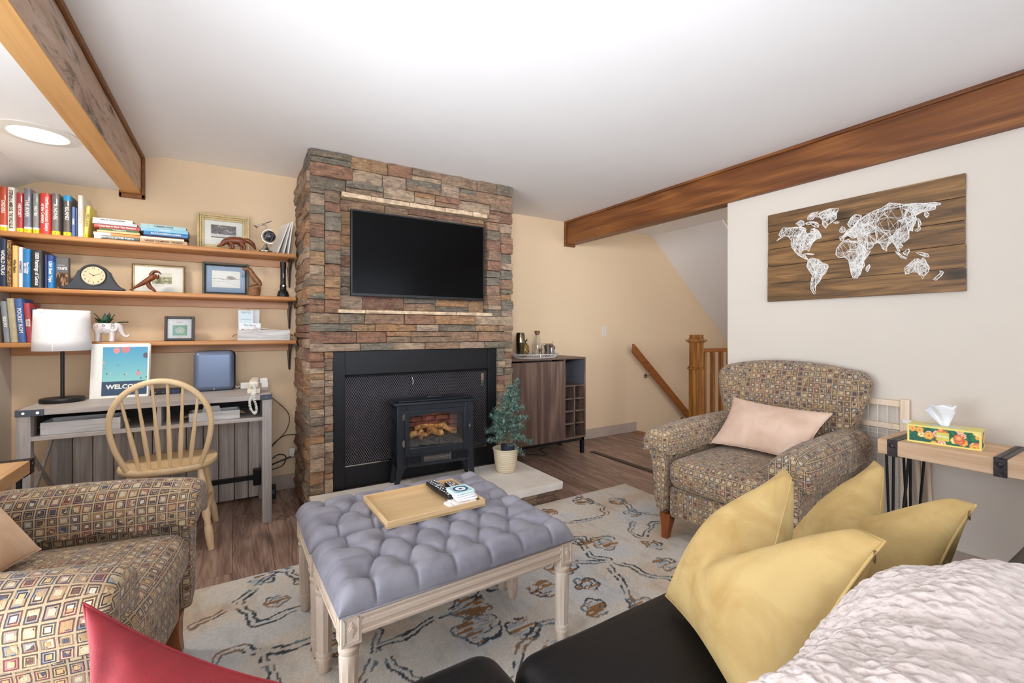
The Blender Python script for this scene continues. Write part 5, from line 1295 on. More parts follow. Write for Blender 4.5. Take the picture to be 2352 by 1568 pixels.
pillow('throw_pillow', 'mustard velvet square pillow with a chopped top, nearest on the black sofa', [(.64, .46, .470), (.94, .775, .470), (1.195, .614, .80), (.885, .300, .81)][::1] if False else [(.94, .775, .472), (.72, .40, .478), (.895, .302, .81), (1.195, .614, .80)], .28, M_yellow, chop=.17, conc=.045, wr=.010, seed=3, group='mustard pillows on the sofa', zipc=True)
pillow('throw_pillow', 'mustard velvet square pillow farther back, behind the nearer mustard one', [(1.47, .77, .47), (1.28, .37, .475), (1.36, .30, .775), (1.695, .60, .745)], .23, M_yellow, chop=.15, conc=.045, wr=.010, seed=9, group='mustard pillows on the sofa', zipc=True)
pillow('throw_pillow', 'red velvet pillow with pointed corner at the bottom left foreground', [(-.165, .60, .46), (.16, .42, .47), (.19, .62, .645), (-.173, .815, .785)], .16, M_red, chop=0, conc=.09, seed=5, wr=.022)
pillow('lumbar_pillow', 'blush velvet lumbar pillow on the right patterned armchair', [(.01, -.25, .485), (.02, .25, .485), (-.165, .31, .72), (-.175, -.205, .74)], .12, M_pink, loc=AR, rz=-175, conc=.05, seed=2)
pillow('lumbar_pillow', 'beige velvet pillow on the left patterned armchair, cut by the frame', [(.05, -.25, .490), (.05, .17, .485), (-.135, .20, .73), (-.145, -.26, .73)], .13, M_beige, loc=AL, rz=-9.5, conc=.05, seed=7)
# ------------------------------------------------------------ sofa and throw
sf = thing('sofa', 'black leather sofa in the foreground, seen from above', 'sofa', (0, 0, 0))
def sc_fn(p): return p+Vector((0, 0, (.018*(1-min(1, abs(p.y/.42))**2)+.004*noise.noise(p*6)) if p.z > 0 else 0))
for x0, x1 in ((-.15, .494), (.503, 1.235), (1.244, 1.74)):
    m = MB(); m.rbox(((x0+x1)/2, .43 if x0 > 0 else .455, .355 if x0 > 0 else .365), (x1-x0, .84 if x0 > 0 else .89, .18), .062, k=5, m=10, fn=sc_fn); ob('seat_cushion', m, M_leather, sf, smooth=True)
m = MB(); m.rbox((.79, .28, .17), (1.9, .98, .20), .03, k=2, m=2); ob('base', m, M_leather, sf, smooth=60)
for x0, x1 in ((-.15, .80), (.805, 1.74)):
    m = MB(); m.rbox(((x0+x1)/2, .02, .555), (x1-x0, .46, .44), .13, k=6, m=10, fn=lambda p: p+Vector((0, 0, .006*noise.noise(p*5)))); ob('back_cushion', m, M_leather, sf, smooth=True)
for x_ in (-.37,):
    m = MB(); m.rbox((x_, .30, .32), (.22, .98, .56), .08, k=4, m=3); ob('armrest', m, M_leather, sf, smooth=True)
for x_ in (-.2, 1.65):
    for y_ in (-.1, .7): ob('leg', MB().cyl((x_, y_, .0092 if y_ > 0 else .001), (x_, y_, .08), .025), M_blackp, sf, smooth=40)
mth, t = newmat('cream_cable_knit'); tc = t.obj()
wv = t.n('ShaderNodeTexWave', {'Vector': tc, 'Scale': 24.0, 'Distortion': 5.0, 'Detail': 2.0, 'Detail Scale': 3.0}, wave_type='BANDS').outputs[1]
vo = t.n('ShaderNodeTexVoronoi', {'Vector': t.obj((1, .6, 1)), 'Scale': 120.0}).outputs[0]
hh = t.math('ADD', t.math('MULTIPLY', wv, .5), t.math('MULTIPLY', vo, .8))
t.out(Base_Color=t.ramp(hh, [(.1, '#b8a59c'), (.6, '#cdbfb8')]), Roughness=.95, Normal=t.bump(hh, .9, .004), Sheen_Weight=.2)
th = thing('throw_blanket', 'cream cable-knit throw draped over the sofa back at lower right', 'blanket', (0, 0, 0))
def backtop(x, y):
    # top surface of the sofa back
    r_ = .13; y0, y1 = -.21, .25; z1 = .775
    if y > y1: return None
    if y > y1-r_: return z1-r_+math.sqrt(max(0, r_*r_-(y-(y1-r_))**2))
    if y < y0+r_: return z1-r_+math.sqrt(max(0, r_*r_-((y0+r_)-y)**2))
    return z1
def thr(u, v):
    x_ = .345+.63*u+.05*math.sin(v*5)+.03*math.sin(v*17)*u*.3
    s_ = v*.72  # path length from the rear edge over the top and down the front
    y0, y1, r_ = -.20, .25, .13
    L1 = (y1-r_)-y0
    if s_ < L1: y_ = y0+s_; z_ = .775; nx_ = (0, 0, 1)
    else:
        a = (s_-L1)/(r_+.012); 
        if a < PI/2: y_ = (y1-r_)+r_*math.sin(a); z_ = .775-r_+r_*math.cos(a); nx_ = (0, math.sin(a), math.cos(a))
        else: y_ = y1; z_ = .775-r_-(a-PI/2)*r_; nx_ = (0, 1, 0)
    fold = .014*(1+math.sin(x_*16+y_*9+1.2*noise.noise(Vector((x_*3, y_*3, 0)))))+.012*noise.noise(Vector((x_*6, y_*6, 1)))
    k1 = .0022*math.sin(x_*330+2*math.sin(y_*60))*math.sin(s_*260)
    cab = .0045*math.sin((x_*.8+s_)*55+2.2*math.sin((x_-s_)*24))
    edge = min(1, u*12, (1-u)*12)
    h_ = .018+.05*math.sin(PI*min(1, u*1.05))*math.sin(PI*min(1, max(0, v*1.15)))+fold*edge+(k1+cab)*edge
    return Vector((x_, y_+nx_[1]*h_, z_+nx_[2]*h_))
m = MB(); m.grid(thr, 230, 190); ob('knitted_cloth', m, mth, th, smooth=True, solid=.006)
m = MB()
for i in range(60): p = thr(.985+.01*math.sin(i), i/60); m.lathe([(.001, -.006), (.007, 0), (.001, .006)], p, 6)
for i in range(60): p = thr(.012, i/60); m.lathe([(.001, -.006), (.007, 0), (.001, .006)], p, 6)
o = ob('knitted_border', m, mth, th, smooth=True); o['kind'] = 'stuff'
# ------------------------------------------------------------ tufted benches
def bench(label, cx, cy, rz, L_, D_, sd):
    b = thing('tufted_bench', label, 'bench', (cx, cy, ZR), rz, 'tufted benches pushed together')
    hx_, hy = L_/2-.028, D_/2-.028
    for sx_ in (-1, 1):
        for sy in (-1, 1):
            x_, y_ = sx_*hx_, sy*hy
            prof = [(0, .016), (.004, .0185), (.038, .021), (.042, .025), (.050, .0255), (.054, .0225), (.058, .0255), (.066, .0255), (.07, .0225), (.078, .0235), (.20, .0255), (.258, .0275), (.262, .024), (.268, .0285), (.278, .029), (.284, .023), (.292, .026)]
            m = MB(); n = 20
            v = []; f = []
            for z_, r_ in prof:
                for k in range(n):
                    fl = (.0022 if k % 2 else 0) if .079 < z_ < .259 or z_ in (.078, .258) else 0
                    a = 2*PI*k/n; v.append((x_+(r_-fl)*math.cos(a), y_+(r_-fl)*math.sin(a), z_))
            for i in range(len(prof)-1):
                for k in range(n): f.append((i*n+k, i*n+(k+1) % n, (i+1)*n+(k+1) % n, (i+1)*n+k))
            f += [tuple(range(n))[::-1], tuple((len(prof)-1)*n+k for k in range(n))]
            m.add(v, f); lg = ob('leg', m, M_whitewash, b, smooth=35)
            m = MB(); m.box((x_, y_, .333), (.056, .056, .085)); 
            ob('corner_block', m, M_whitewash, b, bevel=.002)
            for ax_, (ox, oy) in ((0, (sx_*.028, 0)), (1, (0, sy*.028))):
                m = MB()
                for (w0, h0, tt) in ((.0, .0, 0),):
                    fw, fh, e = .040, .066, .003
                    def q(a, z_, d_): return (x_+ox+sx_*d_, y_+a, .333+z_) if ax_ == 0 else (x_+a, y_+oy+sy*d_, .333+z_)
                    for a0, a1, z0, z1 in ((-fw/2, fw/2, fh/2-e, fh/2), (-fw/2, fw/2, -fh/2, -fh/2+e), (-fw/2, -fw/2+e, -fh/2, fh/2), (fw/2-e, fw/2, -fh/2, fh/2)):
                        p0 = q(a0, z0, 0); p1 = q(a1, z1, .002); m.bx(*sorted((p0[0], p1[0])), *sorted((p0[1], p1[1])), *sorted((p0[2], p1[2])))
                    # diamond rosette
                    for r1, d_ in ((1.0, .0015), (.55, .0035)):
                        P = [q(.013*r1, 0, d_), q(0, .022*r1, d_), q(-.013*r1, 0, d_), q(0, -.022*r1, d_)]; P0 = [q(.013*r1, 0, 0), q(0, .022*r1, 0), q(-.013*r1, 0, 0), q(0, -.022*r1, 0)]
                        m.add(P+P0, [(0, 1, 2, 3), (0, 1, 5, 4), (1, 2, 6, 5), (2, 3, 7, 6), (3, 0, 4, 7)])
                o = ob('carved_rosette', m, M_whitewash, b)
    for sy in (-1, 1):
        m = MB(); y_ = sy*(D_/2-.014); m.bx(-hx_+.026, hx_-.026, y_-.012, y_+.012, .312, .374)
        for z0 in (.318, .362): m.bx(-hx_+.028, hx_-.028, *sorted((y_+sy*.012, y_+sy*.016)), z0, z0+.007)
        m.bx(-hx_+.028, hx_-.028, *sorted((y_+sy*.012, y_+sy*.0145)), .338, .352)
        ob('apron', m, M_whitewash_x, b, bevel=.001)
    for sx_ in (-1, 1):
        m = MB(); x_ = sx_*(L_/2-.014); m.bx(x_-.012, x_+.012, -hy+.026, hy-.026, .312, .374)
        for z0 in (.318, .362): m.bx(*sorted((x_+sx_*.012, x_+sx_*.016)), -hy+.028, hy-.028, z0, z0+.007)
        ob('apron', m, M_whitewash_x, b, bevel=.001)
    # cushion
    rows_ = [(-D_*.27, 6, 0), (0, 5, 0), (D_*.27, 6, 0)]; sp = L_*.92/6; B = []
    for y_, n, _ in rows_:
        for i in range(n): B.append((-sp*(n-1)/2+sp*i, y_))
    Bn = np.array(B); seg_ = []
    for i in range(len(B)):
        for j in range(i+1, len(B)):
            if abs(B[i][1]-B[j][1]) > .01 and math.hypot(B[i][0]-B[j][0], B[i][1]-B[j][1]) < sp*1.0 and abs(B[i][0]-B[j][0]) < sp*.6: seg_.append((B[i], B[j]))
    for (x_, y_) in B:
        if y_ < -.01: seg_.append(((x_, y_), (x_, -D_/2-.01)))
        if y_ > .01: seg_.append(((x_, y_), (x_, D_/2+.01)))
        if abs(y_) < .01 and abs(x_) > sp*1.9: seg_.append(((x_, y_), (math.copysign(L_/2+.01, x_), y_)))
        if abs(y_) > .01 and abs(x_) > sp*2.4: seg_.append(((x_, y_), (math.copysign(L_/2+.01, x_), y_)))
    nx, ny = 200, 100
    U, Vv = np.meshgrid(np.linspace(-1, 1, nx+1), np.linspace(-1, 1, ny+1)); 
    ex = L_/2+.004; ey = D_/2+.004
    # ease towards the rim
    X_ = np.sign(U)*(1-(1-np.abs(U))**1.25)*ex; Y_ = np.sign(Vv)*(1-(1-np.abs(Vv))**1.25)*ey
    dx = ex-np.abs(X_); dy = ey-np.abs(Y_)
    def ed(d_): t_ = np.clip(d_/.05, 0, 1); return np.sqrt(1-(1-t_)**2)
    pz = ed(dx)*ed(dy)
    db = np.min(np.hypot(X_[..., None]-Bn[:, 0], Y_[..., None]-Bn[:, 1]), axis=-1)
    dsg = np.full(X_.shape, 9.)
    for (a, b_) in seg_:
        vx, vy = b_[0]-a[0], b_[1]-a[1]; t_ = np.clip(((X_-a[0])*vx+(Y_-a[1])*vy)/(vx*vx+vy*vy), 0, 1); dsg = np.minimum(dsg, np.hypot(X_-a[0]-t_*vx, Y_-a[1]-t_*vy))
    Z_ = .388+.056*pz-.030*np.exp(-(db/.018)**2)-.012*np.exp(-(db/.045)**2)-.012*np.exp(-(dsg/.0036)**1.4)-.0045*np.exp(-(dsg/.016)**2)
    Z_ += .0025*np.sin(X_*31+sd)*np.cos(Y_*27+sd)
    Z_ = np.maximum(Z_, .385)
    v = [(float(a), float(b_), float(c)) for a, b_, c in zip(X_.ravel(), Y_.ravel(), Z_.ravel())]
    f = [(j*(nx+1)+i, j*(nx+1)+i+1, (j+1)*(nx+1)+i+1, (j+1)*(nx+1)+i) for j in range(ny) for i in range(nx)]
    # skirt
    per = list(range(nx+1))+[j*(nx+1)+nx for j in range(1, ny+1)]+[ny*(nx+1)+i for i in range(nx-1, -1, -1)]+[j*(nx+1) for j in range(ny-1, 0, -1)]
    K = len(per)
    for q_, (off, zz) in enumerate(((.003, .380), (.0, .374))):
        for p in per: x_, y_, z_ = v[p]; v.append((x_*(1+off/ex), y_*(1+off/ey), zz))
    n0 = (nx+1)*(ny+1)
    for k in range(K):
        f.append((per[k], n0+k, n0+(k+1) % K, per[(k+1) % K])); f.append((n0+k, n0+K+k, n0+K+(k+1) % K, n0+(k+1) % K))
    m = MB(); m.add(v, f); ob('tufted_cushion', m, M_greyfelt, b, smooth=True)
    m = MB(); m.tube([(-ex, -ey, .378), (ex, -ey, .378), (ex, ey, .378), (-ex, ey, .378)], .0035, 6, closed=True); ob('piping', m, M_greyfelt, b, smooth=True)
    for x_, y_ in B: ob('button', MB().lathe([(.001, .004), (.007, .002), (.008, -.001), (.001, -.003)], (x_, y_, .400), 10), M_greyfelt, b, smooth=True)
    return b
bench('grey tufted bench with whitewashed carved legs, nearer the sofa', .640, 1.465, 2.0, .815, .385, 0)
bench('grey tufted bench with whitewashed legs, nearer the hearth, under the far half of the tray', .628, 1.865, .6, .815, .36, 2)
ZT = ZR+.4405
ty = thing('serving_tray', 'shallow light bamboo tray lying across the tufted benches', 'tray', (.652, 1.742, ZT), 1.5)
ob('tray_base', MB().box((0, 0, .004), (.40, .31, .008)), M_bamboo, ty)
for x0, x1, y0, y1 in ((-.2, .2, -.155, -.146), (-.2, .2, .146, .155), (-.2, -.191, -.146, .146), (.191, .2, -.146, .146)): ob('rim', MB().bx(x0, x1, y0, y1, .0, .026), M_bamboo, ty, bevel=.0015)
def coaster(cx, cy, z_, rz, label, fn, side='#eeeae6'):
    c = thing('coaster', label, 'coaster', (cx, cy, z_), rz, 'coasters stacked on the tray')
    m = MB(); s_ = .046; m.rbox((0, 0, .0035), (2*s_, 2*s_, .007), .0034, k=2, m=1, fn=None); 
    # round the corners in plan
    mm = MB(); P = []
    for cx_, cy_, a0 in ((1, 1, 0), (-1, 1, 90), (-1, -1, 180), (1, -1, 270)):
        for k in range(5): a = R(a0+22.5*k); P.append((cx_*(s_-.012)+.012*math.cos(a), cy_*(s_-.012)+.012*math.sin(a)))
    mm.prism(P, (0, .0068), axis=2); ob('tile', mm, cmat(side, .5), c, bevel=.0015)
    painted('printed_face', .074, .074, 50, 50, fn, c, Matrix.Translation((0, 0, .0071)))
def ct(base, a, b_, k):
    def fn(u, v):
        x_ = u-.5; y_ = v-.5; r_ = np.hypot(x_, y_); an = np.arctan2(y_, x_); c = np.tile(C3(base), (len(u), 1))
        ring = (r_ < .42+.02*np.sin(an*k)) & (r_ > .28+.03*np.abs(np.sin(an*k/2))); c = np.where(ring[:, None], C3(a), c); c = np.where((r_ < .28)[:, None], C3(b_), c); c = np.where((r_ < .10)[:, None], C3('#2a3050'), c)
        return np.where(((r_ > .14) & (r_ < .2) & (np.sin(an*k) > 0))[:, None], C3('#8fb0c8'), c)
    return fn
zz = ZT+.0085
for i, (dx, dy, rz_, l_, sd_, fn) in enumerate([(-.03, -.035, 6, 'white patterned coaster lowest and farthest left of the stack', '#efece8', ct('#eceae6', '#b8bcc4', '#f4f2f0', 8)), (-.012, -.03, 3, 'pale terrazzo coaster second from the bottom of the stack', '#e9e2dc', ct('#e2d6cc', '#c9b4a6', '#efe6de', 10)), (.006, -.006, -4, 'white coaster with dark violet face, third from the bottom', '#f2f0f4', ct('#4c4460', '#3c3450', '#5c5478', 10)), (0, .0, 2, 'white rimmed coaster in the middle of the stack', '#f2eef2', ct('#ded8e2', '#a8a0b8', '#f4f0f4', 12)), (-.002, .004, 0, 'pale mint coaster second from the top of the stack', '#dfeaea', ct('#bfd8da', '#8fb4b8', '#e4efee', 12)), (-.003, .006, 2, 'light blue coaster with navy medallion on top of the stack', '#d5e8ea', ct('#9fcbd0', '#22406c', '#f0f2f0', 16))]):
    coaster(.79+dx, 1.675+dy, zz, rz_+2, l_, fn, sd_); zz += .0078
def remote(label, p, rz, L_, W_, rows_, tilt=0):
    r_ = thing('remote_control', label, 'remote control', p, rz, 'remote controls on the tray')
    m = MB(); m.rbox((0, 0, .011), (W_, L_, .020), .008, k=3, m=6, fn=lambda q: q+Vector((q.x*.12*math.cos(q.y/L_*6), 0, 0))); ob('case', m, M_blackp, r_, smooth=60)
    mb_ = [cmat('#d9d9d6'), cmat('#9a9aa0'), cmat('#e8e8e8')]
    for j in range(rows_):
        for i in range(3):
            y_ = -L_/2+.016+(L_-.032)*j/(rows_-1); m = MB(); m.lathe([(.0042, 0), (.0042, .0014), (.001, .002)], ((i-1)*W_*.27, y_, .0205), 8); ob('button', m, mb_[(i+j) % 3] if (j*3+i) % 4 else M_w, r_)
    ob('navigation_ring', MB().lathe([(.012, 0), (.012, .0018), (.007, .002), (.001, .0015)], (0, L_*.12, .0205), 20), mb_[1], r_, smooth=40)
remote('long black remote control with silver buttons resting over the back rim of the tray', (.742, 1.775, ZT+.020), 4, .215, .05, 11)
remote('black remote control beside the coaster stack on the tray', (.808, 1.79, ZT+.009), -3, .15, .044, 9)
# ------------------------------------------------------------ side tables
def side_table(label, X0_, X1_, Y0_, Y1_, z1, th_, mat, straps, legs, axis_m=None):
    t = thing('side_table', label, 'table', (0, 0, 0))
    nb = 3; w_ = (X1_-X0_)/nb
    for i in range(nb): ob('top_board', MB().bx(X0_+w_*i+.0006, X0_+w_*(i+1)-.0006, Y0_, Y1_, z1-th_, z1), mat, t, bevel=.003)
    for ys in straps:
        m = MB(); a, b_ = ys-.019, ys+.019; e = .003
        m.bx(X0_-e, X1_+e, a, b_, z1, z1+e); m.bx(X0_-e, X0_, a, b_, z1-th_-.004, z1+e); m.bx(X1_, X1_+e, a, b_, z1-th_-.004, z1+e)
        st_ = ob('metal_strap', m, M_darkplate, t, bevel=.0008)
        n = int((X1_-X0_)/.022)
        for i in range(n): ob('strap_hole', MB().lathe([(.0045, 0), (.0045, .0006), (.001, .0006)], (X0_+.018+i*.022, ys, z1+e-.0003), 8), M_dark, st_)
        for xx, s_ in ((X0_-e, -1), (X1_+e, 1)):
            ob('bolt', MB().lathe([(.011, 0), (.009, .004), (.004, .006), (.001, .006)], (xx, ys, z1-th_*.35), 12, M=Matrix.Rotation(R(90*s_), 4, 'Y')), M_darkplate, st_, smooth=40)
    for (lx, ly, dx, dy) in legs:
        m = MB(); m.box((lx, ly, z1-th_-.003), (.09, .09, .006)); ob('leg_plate', m, M_blackp, t)
        m = MB()
        for px_, py_ in ((-.04, 0), (.0, .04), (.03, -.035)):
            m.tube([(lx+px_, ly+py_, z1-th_-.004), (lx+px_*.25+dx, ly+py_*.25+dy, .006)], .0058, 8)
        m.tube([(lx+dx-.012, ly+dy, .007), (lx+dx+.012, ly+dy, .007)], .006, 8)
        ob('leg', m, M_blackp, t, smooth=40)
    return t
side_table('pale pine console table with black metal straps against the right wall, holding the tissue box', 2.552, 2.878, -.20, .892, .65, .068, M_console, (.835, .495, .12), [(2.62, .84, -.01, .01), (2.82, .84, .01, .01), (2.62, .34, 0, 0), (2.82, .34, 0, 0), (2.62, -.14, 0, -.01), (2.82, -.14, 0, -.01)])
side_table('warm pine side table with dark metal strap at the left edge behind the armchair', -1.045, -.742, 2.29, 2.752, .60, .055, M_table_l, (2.72, 2.34), [(-.79, 2.70, .005, .01), (-1.0, 2.70, -.005, .01), (-.79, 2.34, 0, 0), (-1.0, 2.34, 0, 0)])
# tissue box
tb_ = thing('tissue_box', 'green and orange floral tissue box with a white tissue on the pale console table', 'tissue box', (2.68, .690, .6505), 8)
L_, D_, H_ = .235, .115, .078
def flor(u, v):
    c = np.tile(C3('#1f5f4a'), (len(u), 1)); asp = 3.0; rg_ = np.random.RandomState(7)
    n = vnoise(u*asp/3, v/3, 30, 6, 2); c = np.where((n > .6)[:, None], C3('#2f7a50'), c)
    for i in range(26):
        x_, y_, r_ = rg_.rand()*asp, rg_.rand(), .12+rg_.rand()*.14; d = np.hypot(u*asp-x_, v-y_); a = np.arctan2(v-y_, u*asp-x_)
        rr = r_*(.85+.15*np.abs(np.sin(a*3+i))); cols = [('#e8a04a', '#f0c060', '#e07a3a'), ('#f2c9a8', '#e8906a', '#f7e4d0'), ('#e9d26a', '#f5ecb0', '#d9903a'), ('#d9653e', '#e8985a', '#f2c080')][i % 4]
        c = np.where((d < rr)[:, None], C3(cols[0]), c); c = np.where((d < rr*.66)[:, None], C3(cols[1]), c); c = np.where((d < rr*.3)[:, None], C3(cols[2]), c)
    bd = (u < .03) | (u > .97) | (v < .09) | (v > .91); c = np.where(bd[:, None], C3('#eede7e'), c)
    return c
M_tb = cmat('#ecdc7c', .5)
ob('carton', MB().box((0, 0, H_/2), (D_, L_, H_)), M_tb, tb_, bevel=.001)
painted('side_print', L_, H_, 150, 50, flor, tb_, Matrix.Translation((-D_/2-.0006, 0, H_/2)) @ Matrix.Rotation(R(-90), 4, 'Z') @ Matrix.Rotation(R(90), 4, 'X'))
def flor2(u, v): return flor(u*.42, v)
painted('end_print', D_, H_, 70, 50, lambda u, v: np.where(((u < .06) | (u > .94))[:, None], C3('#eede7e'), flor(.04+u*.4, v)), tb_, Matrix.Translation((0, -L_/2-.0006, H_/2)) @ Matrix.Rotation(R(90), 4, 'X'))
ob('label_patch', MB().box((-D_/2-.001, .0, H_*.5), (.001, .04, .036)), cmat('#d9cf5a'), tb_)
text('Kleenex', .011, M_w, tb_, Matrix.Translation((-D_/2-.0022, .0, H_*.52)) @ Matrix.Rotation(R(-90), 4, 'Z') @ Matrix.Rotation(R(90), 4, 'X'), bold=.0004)
ob('top_slot', MB().lathe([(.001, 0), (.045, 0), (.045, .0006), (.001, .0006)], (0, 0, H_+.0004), 28, sx=.6, sy=1.6), cmat('#cfd4cc'), tb_)
def tis(u, v):
    a = 2*PI*u; k = .25+.75*v; w_ = .012+.048*v**.8*(1+.25*math.sin(a*2+1))
    return Vector((.45*w_*math.cos(a)+.006*math.sin(v*5), w_*math.sin(a)*(.62+.3*v)+.01*v, H_+.001+.092*v-.026*v*v*max(0, math.sin(a+.6))**2+.004*math.sin(a*7+v*4)*v))
m = MB(); m.grid(tis, 48, 14, cu=True)
def tis2(u, v):
    a = PI*(u-.5)*1.3; return Vector((.012*math.sin(a*6)*v-.004, .04*math.sin(a)*(.3+.9*v)+.015*v, H_+.001+.09*v*(1-.35*abs(u-.5)*2)+.0))
m.grid(tis2, 24, 12)
ob('tissue', m, plain('tissue_paper', '#f2f3f8', .9, var=.01, Subsurface_Weight=.2, Subsurface_Radius=(.02, .02, .02)), tb_, smooth=True, solid=.0008)
# wooden gate with wire grid leaning on the wall
rk = thing('folding_gate', 'light wooden folding gate with white wire grid leaning on the wall behind the armchair', 'gate', (2.908, 1.22, 0))
M_gate = wood('pale_gate_wood', '#d3b595', '#ead4bb', 2, 16, 16, .5, bump=.08)
for y_ in (-.32, .32): ob('post', MB().box((0, y_, .40), (.022, .036, .80)), M_gate, rk, bevel=.004)
for z_, w_ in ((.775, .030), (.655, .028), (.06, .03)): ob('rail', MB().box((0, 0, z_), (.018, .604, w_)), M_gate, rk, bevel=.003)
ob('knob', MB().cyl((0, .17, .79), (0, .17, .812), .014), M_w, rk, smooth=40)
ob('clip', MB().box((-.014, -.335, .69), (.012, .045, .022)), M_white, rk, bevel=.004)
M_wire = cmat('#e9e4da', .5)
m = MB()
for i in range(15): y_ = -.29+.0414*i; m.tube([(-.006, y_, .07), (-.006, y_, .765)], .0014, 5)
o = ob('grid_wires', m, M_wire, rk); o['kind'] = 'stuff'
m = MB()
for i in range(26): z_ = .085+.022*i; m.tube([(-.008, -.30, z_), (-.008, .30, z_)], .001, 5)
o = ob('cross_wires', m, M_wire, rk); o['kind'] = 'stuff'
for y_ in (-.36, -.40): ob('folded_leg', MB().bar((.012, y_, .60), (-.01, y_-.03, .01), .018, .012), M_gate, rk, bevel=.002)
# ------------------------------------------------------------ world map
wm = thing('world_map_art', 'stained plank board with white string-art world map on the right wall', 'wall art', (2.928, 1.1355, 1.336))
bw = .914; ph_ = .111
rm = random.Random(8)
for i in range(5):
    ob('plank', MB().box((-.012+.0015*rm.uniform(-1, 1), 0, ph_*(i+.5)), (.018, bw+.004*rm.uniform(-1, 1), ph_-.003)), M_mapwood, wm, bevel=.0012)
MAP = {'north_america':[(1537,1716),(1511,1739),(1523,1752),(1511,1777),(1497,1792),(1450,1783),(1422,1783),(1385,1776),(1364,1760),(1367,1744),(1359,1731),(1341,1730),(1336,1755),(1318,1754),(1298,1736),(1285,1712),(1283,1692),(1308,1688),(1325,1675),(1338,1655),(1351,1623),(1359,1638),(1380,1636),(1393,1624),(1388,1609),(1369,1614),(1369,1600),(1354,1578),(1354,1573),(1367,1580),(1388,1594),(1409,1609),(1425,1631),(1444,1660),(1450,1690),(1447,1704),(1466,1733),(1486,1740),(1506,1732)],'south_america':[(1354,1573),(1333,1582),(1298,1568),(1278,1546),(1248,1531),(1246,1518),(1261,1484),(1278,1469),(1290,1440),(1308,1423),(1315,1401),(1313,1387),(1320,1382),(1310,1370),(1323,1368),(1338,1397),(1338,1437),(1330,1480),(1348,1510),(1361,1537),(1356,1556)],'greenland':[(1313,1820),(1288,1842),(1239,1852),(1194,1842),(1203,1820),(1206,1788),(1224,1774),(1248,1762),(1261,1743),(1278,1771),(1275,1792),(1293,1815)],'arctic_island':[(1422,1803),(1396,1817),(1377,1808),(1374,1785),(1396,1780)],'baffin_island':[(1369,1795),(1338,1800),(1308,1788),(1295,1774),(1298,1756),(1318,1762),(1338,1783),(1359,1782)],'ellesmere_island':[(1354,1831),(1338,1847),(1298,1849),(1313,1828),(1330,1807),(1356,1812)],'iceland':[(1220,1767),(1201,1771),(1191,1764),(1203,1756)],'british_island':[(1189,1721),(1178,1737),(1166,1730),(1157,1710),(1171,1702),(1188,1707)],'scandinavia':[(1152,1745),(1134,1778),(1114,1791),(1084,1778),(1092,1759),(1110,1747),(1123,1724),(1139,1724)],'eurasia':[(1189,1681),(1173,1683),(1150,1713),(1128,1720),(1101,1751),(1075,1771),(1045,1785),(1020,1794),(996,1798),(963,1818),(936,1809),(909,1798),(883,1793),(864,1792),(824,1782),(782,1777),(762,1767),(764,1760),(780,1762),(782,1744),(810,1741),(831,1741),(857,1728),(853,1708),(860,1686),(868,1669),(868,1652),(883,1662),(883,1643),(883,1619),(901,1603),(917,1603),(907,1585),(915,1574),(928,1583),(917,1555),(928,1564),(938,1590),(950,1611),(963,1604),(975,1586),(973,1568),(992,1584),(1000,1610),(1012,1619),(1029,1615),(1037,1596),(1060,1582),(1071,1601),(1084,1639),(1101,1647),(1106,1664),(1128,1662),(1150,1682),(1166,1674),(1173,1657),(1187,1662)],'africa':[(1187,1641),(1173,1654),(1146,1660),(1134,1648),(1092,1641),(1082,1618),(1062,1579),(1045,1579),(1058,1553),(1075,1530),(1071,1504),(1084,1485),(1090,1460),(1108,1440),(1125,1443),(1134,1470),(1141,1513),(1146,1545),(1164,1563),(1191,1562),(1208,1583),(1206,1612)],'madagascar':[(1064,1493),(1050,1509),(1046,1496),(1058,1468),(1065,1478)],'kamchatka':[(822,1735),(813,1737),(805,1724),(813,1708),(823,1721)],'japan':[(849,1715),(840,1701),(835,1681),(842,1673),(837,1658),(849,1647),(860,1653),(847,1662),(846,1688)],'borneo':[(907,1551),(894,1559),(883,1567),(881,1554),(890,1534),(903,1541)],'sumatra':[(940,1562),(928,1557),(909,1532),(890,1522),(894,1517),(913,1525)],'new_guinea':[(855,1543),(846,1544),(824,1536),(811,1530),(805,1514),(820,1517),(838,1529)],'australia':[(899,1473),(875,1496),(860,1511),(846,1511),(838,1501),(829,1514),(820,1501),(813,1481),(804,1462),(810,1439),(822,1424),(842,1429),(849,1444),(868,1448),(886,1441),(898,1440)],'tasmania':[(835,1420),(825,1420),(829,1408)],'new_zealand':[(789,1402),(764,1430),(766,1443),(752,1433),(759,1418),(780,1397)],'cuba':[(1369,1614),(1343,1611),(1318,1602),(1328,1600),(1359,1607)]}
M_str = cmat('#f6f3ee', .8); M_nail = M_steel
xs = -.0225
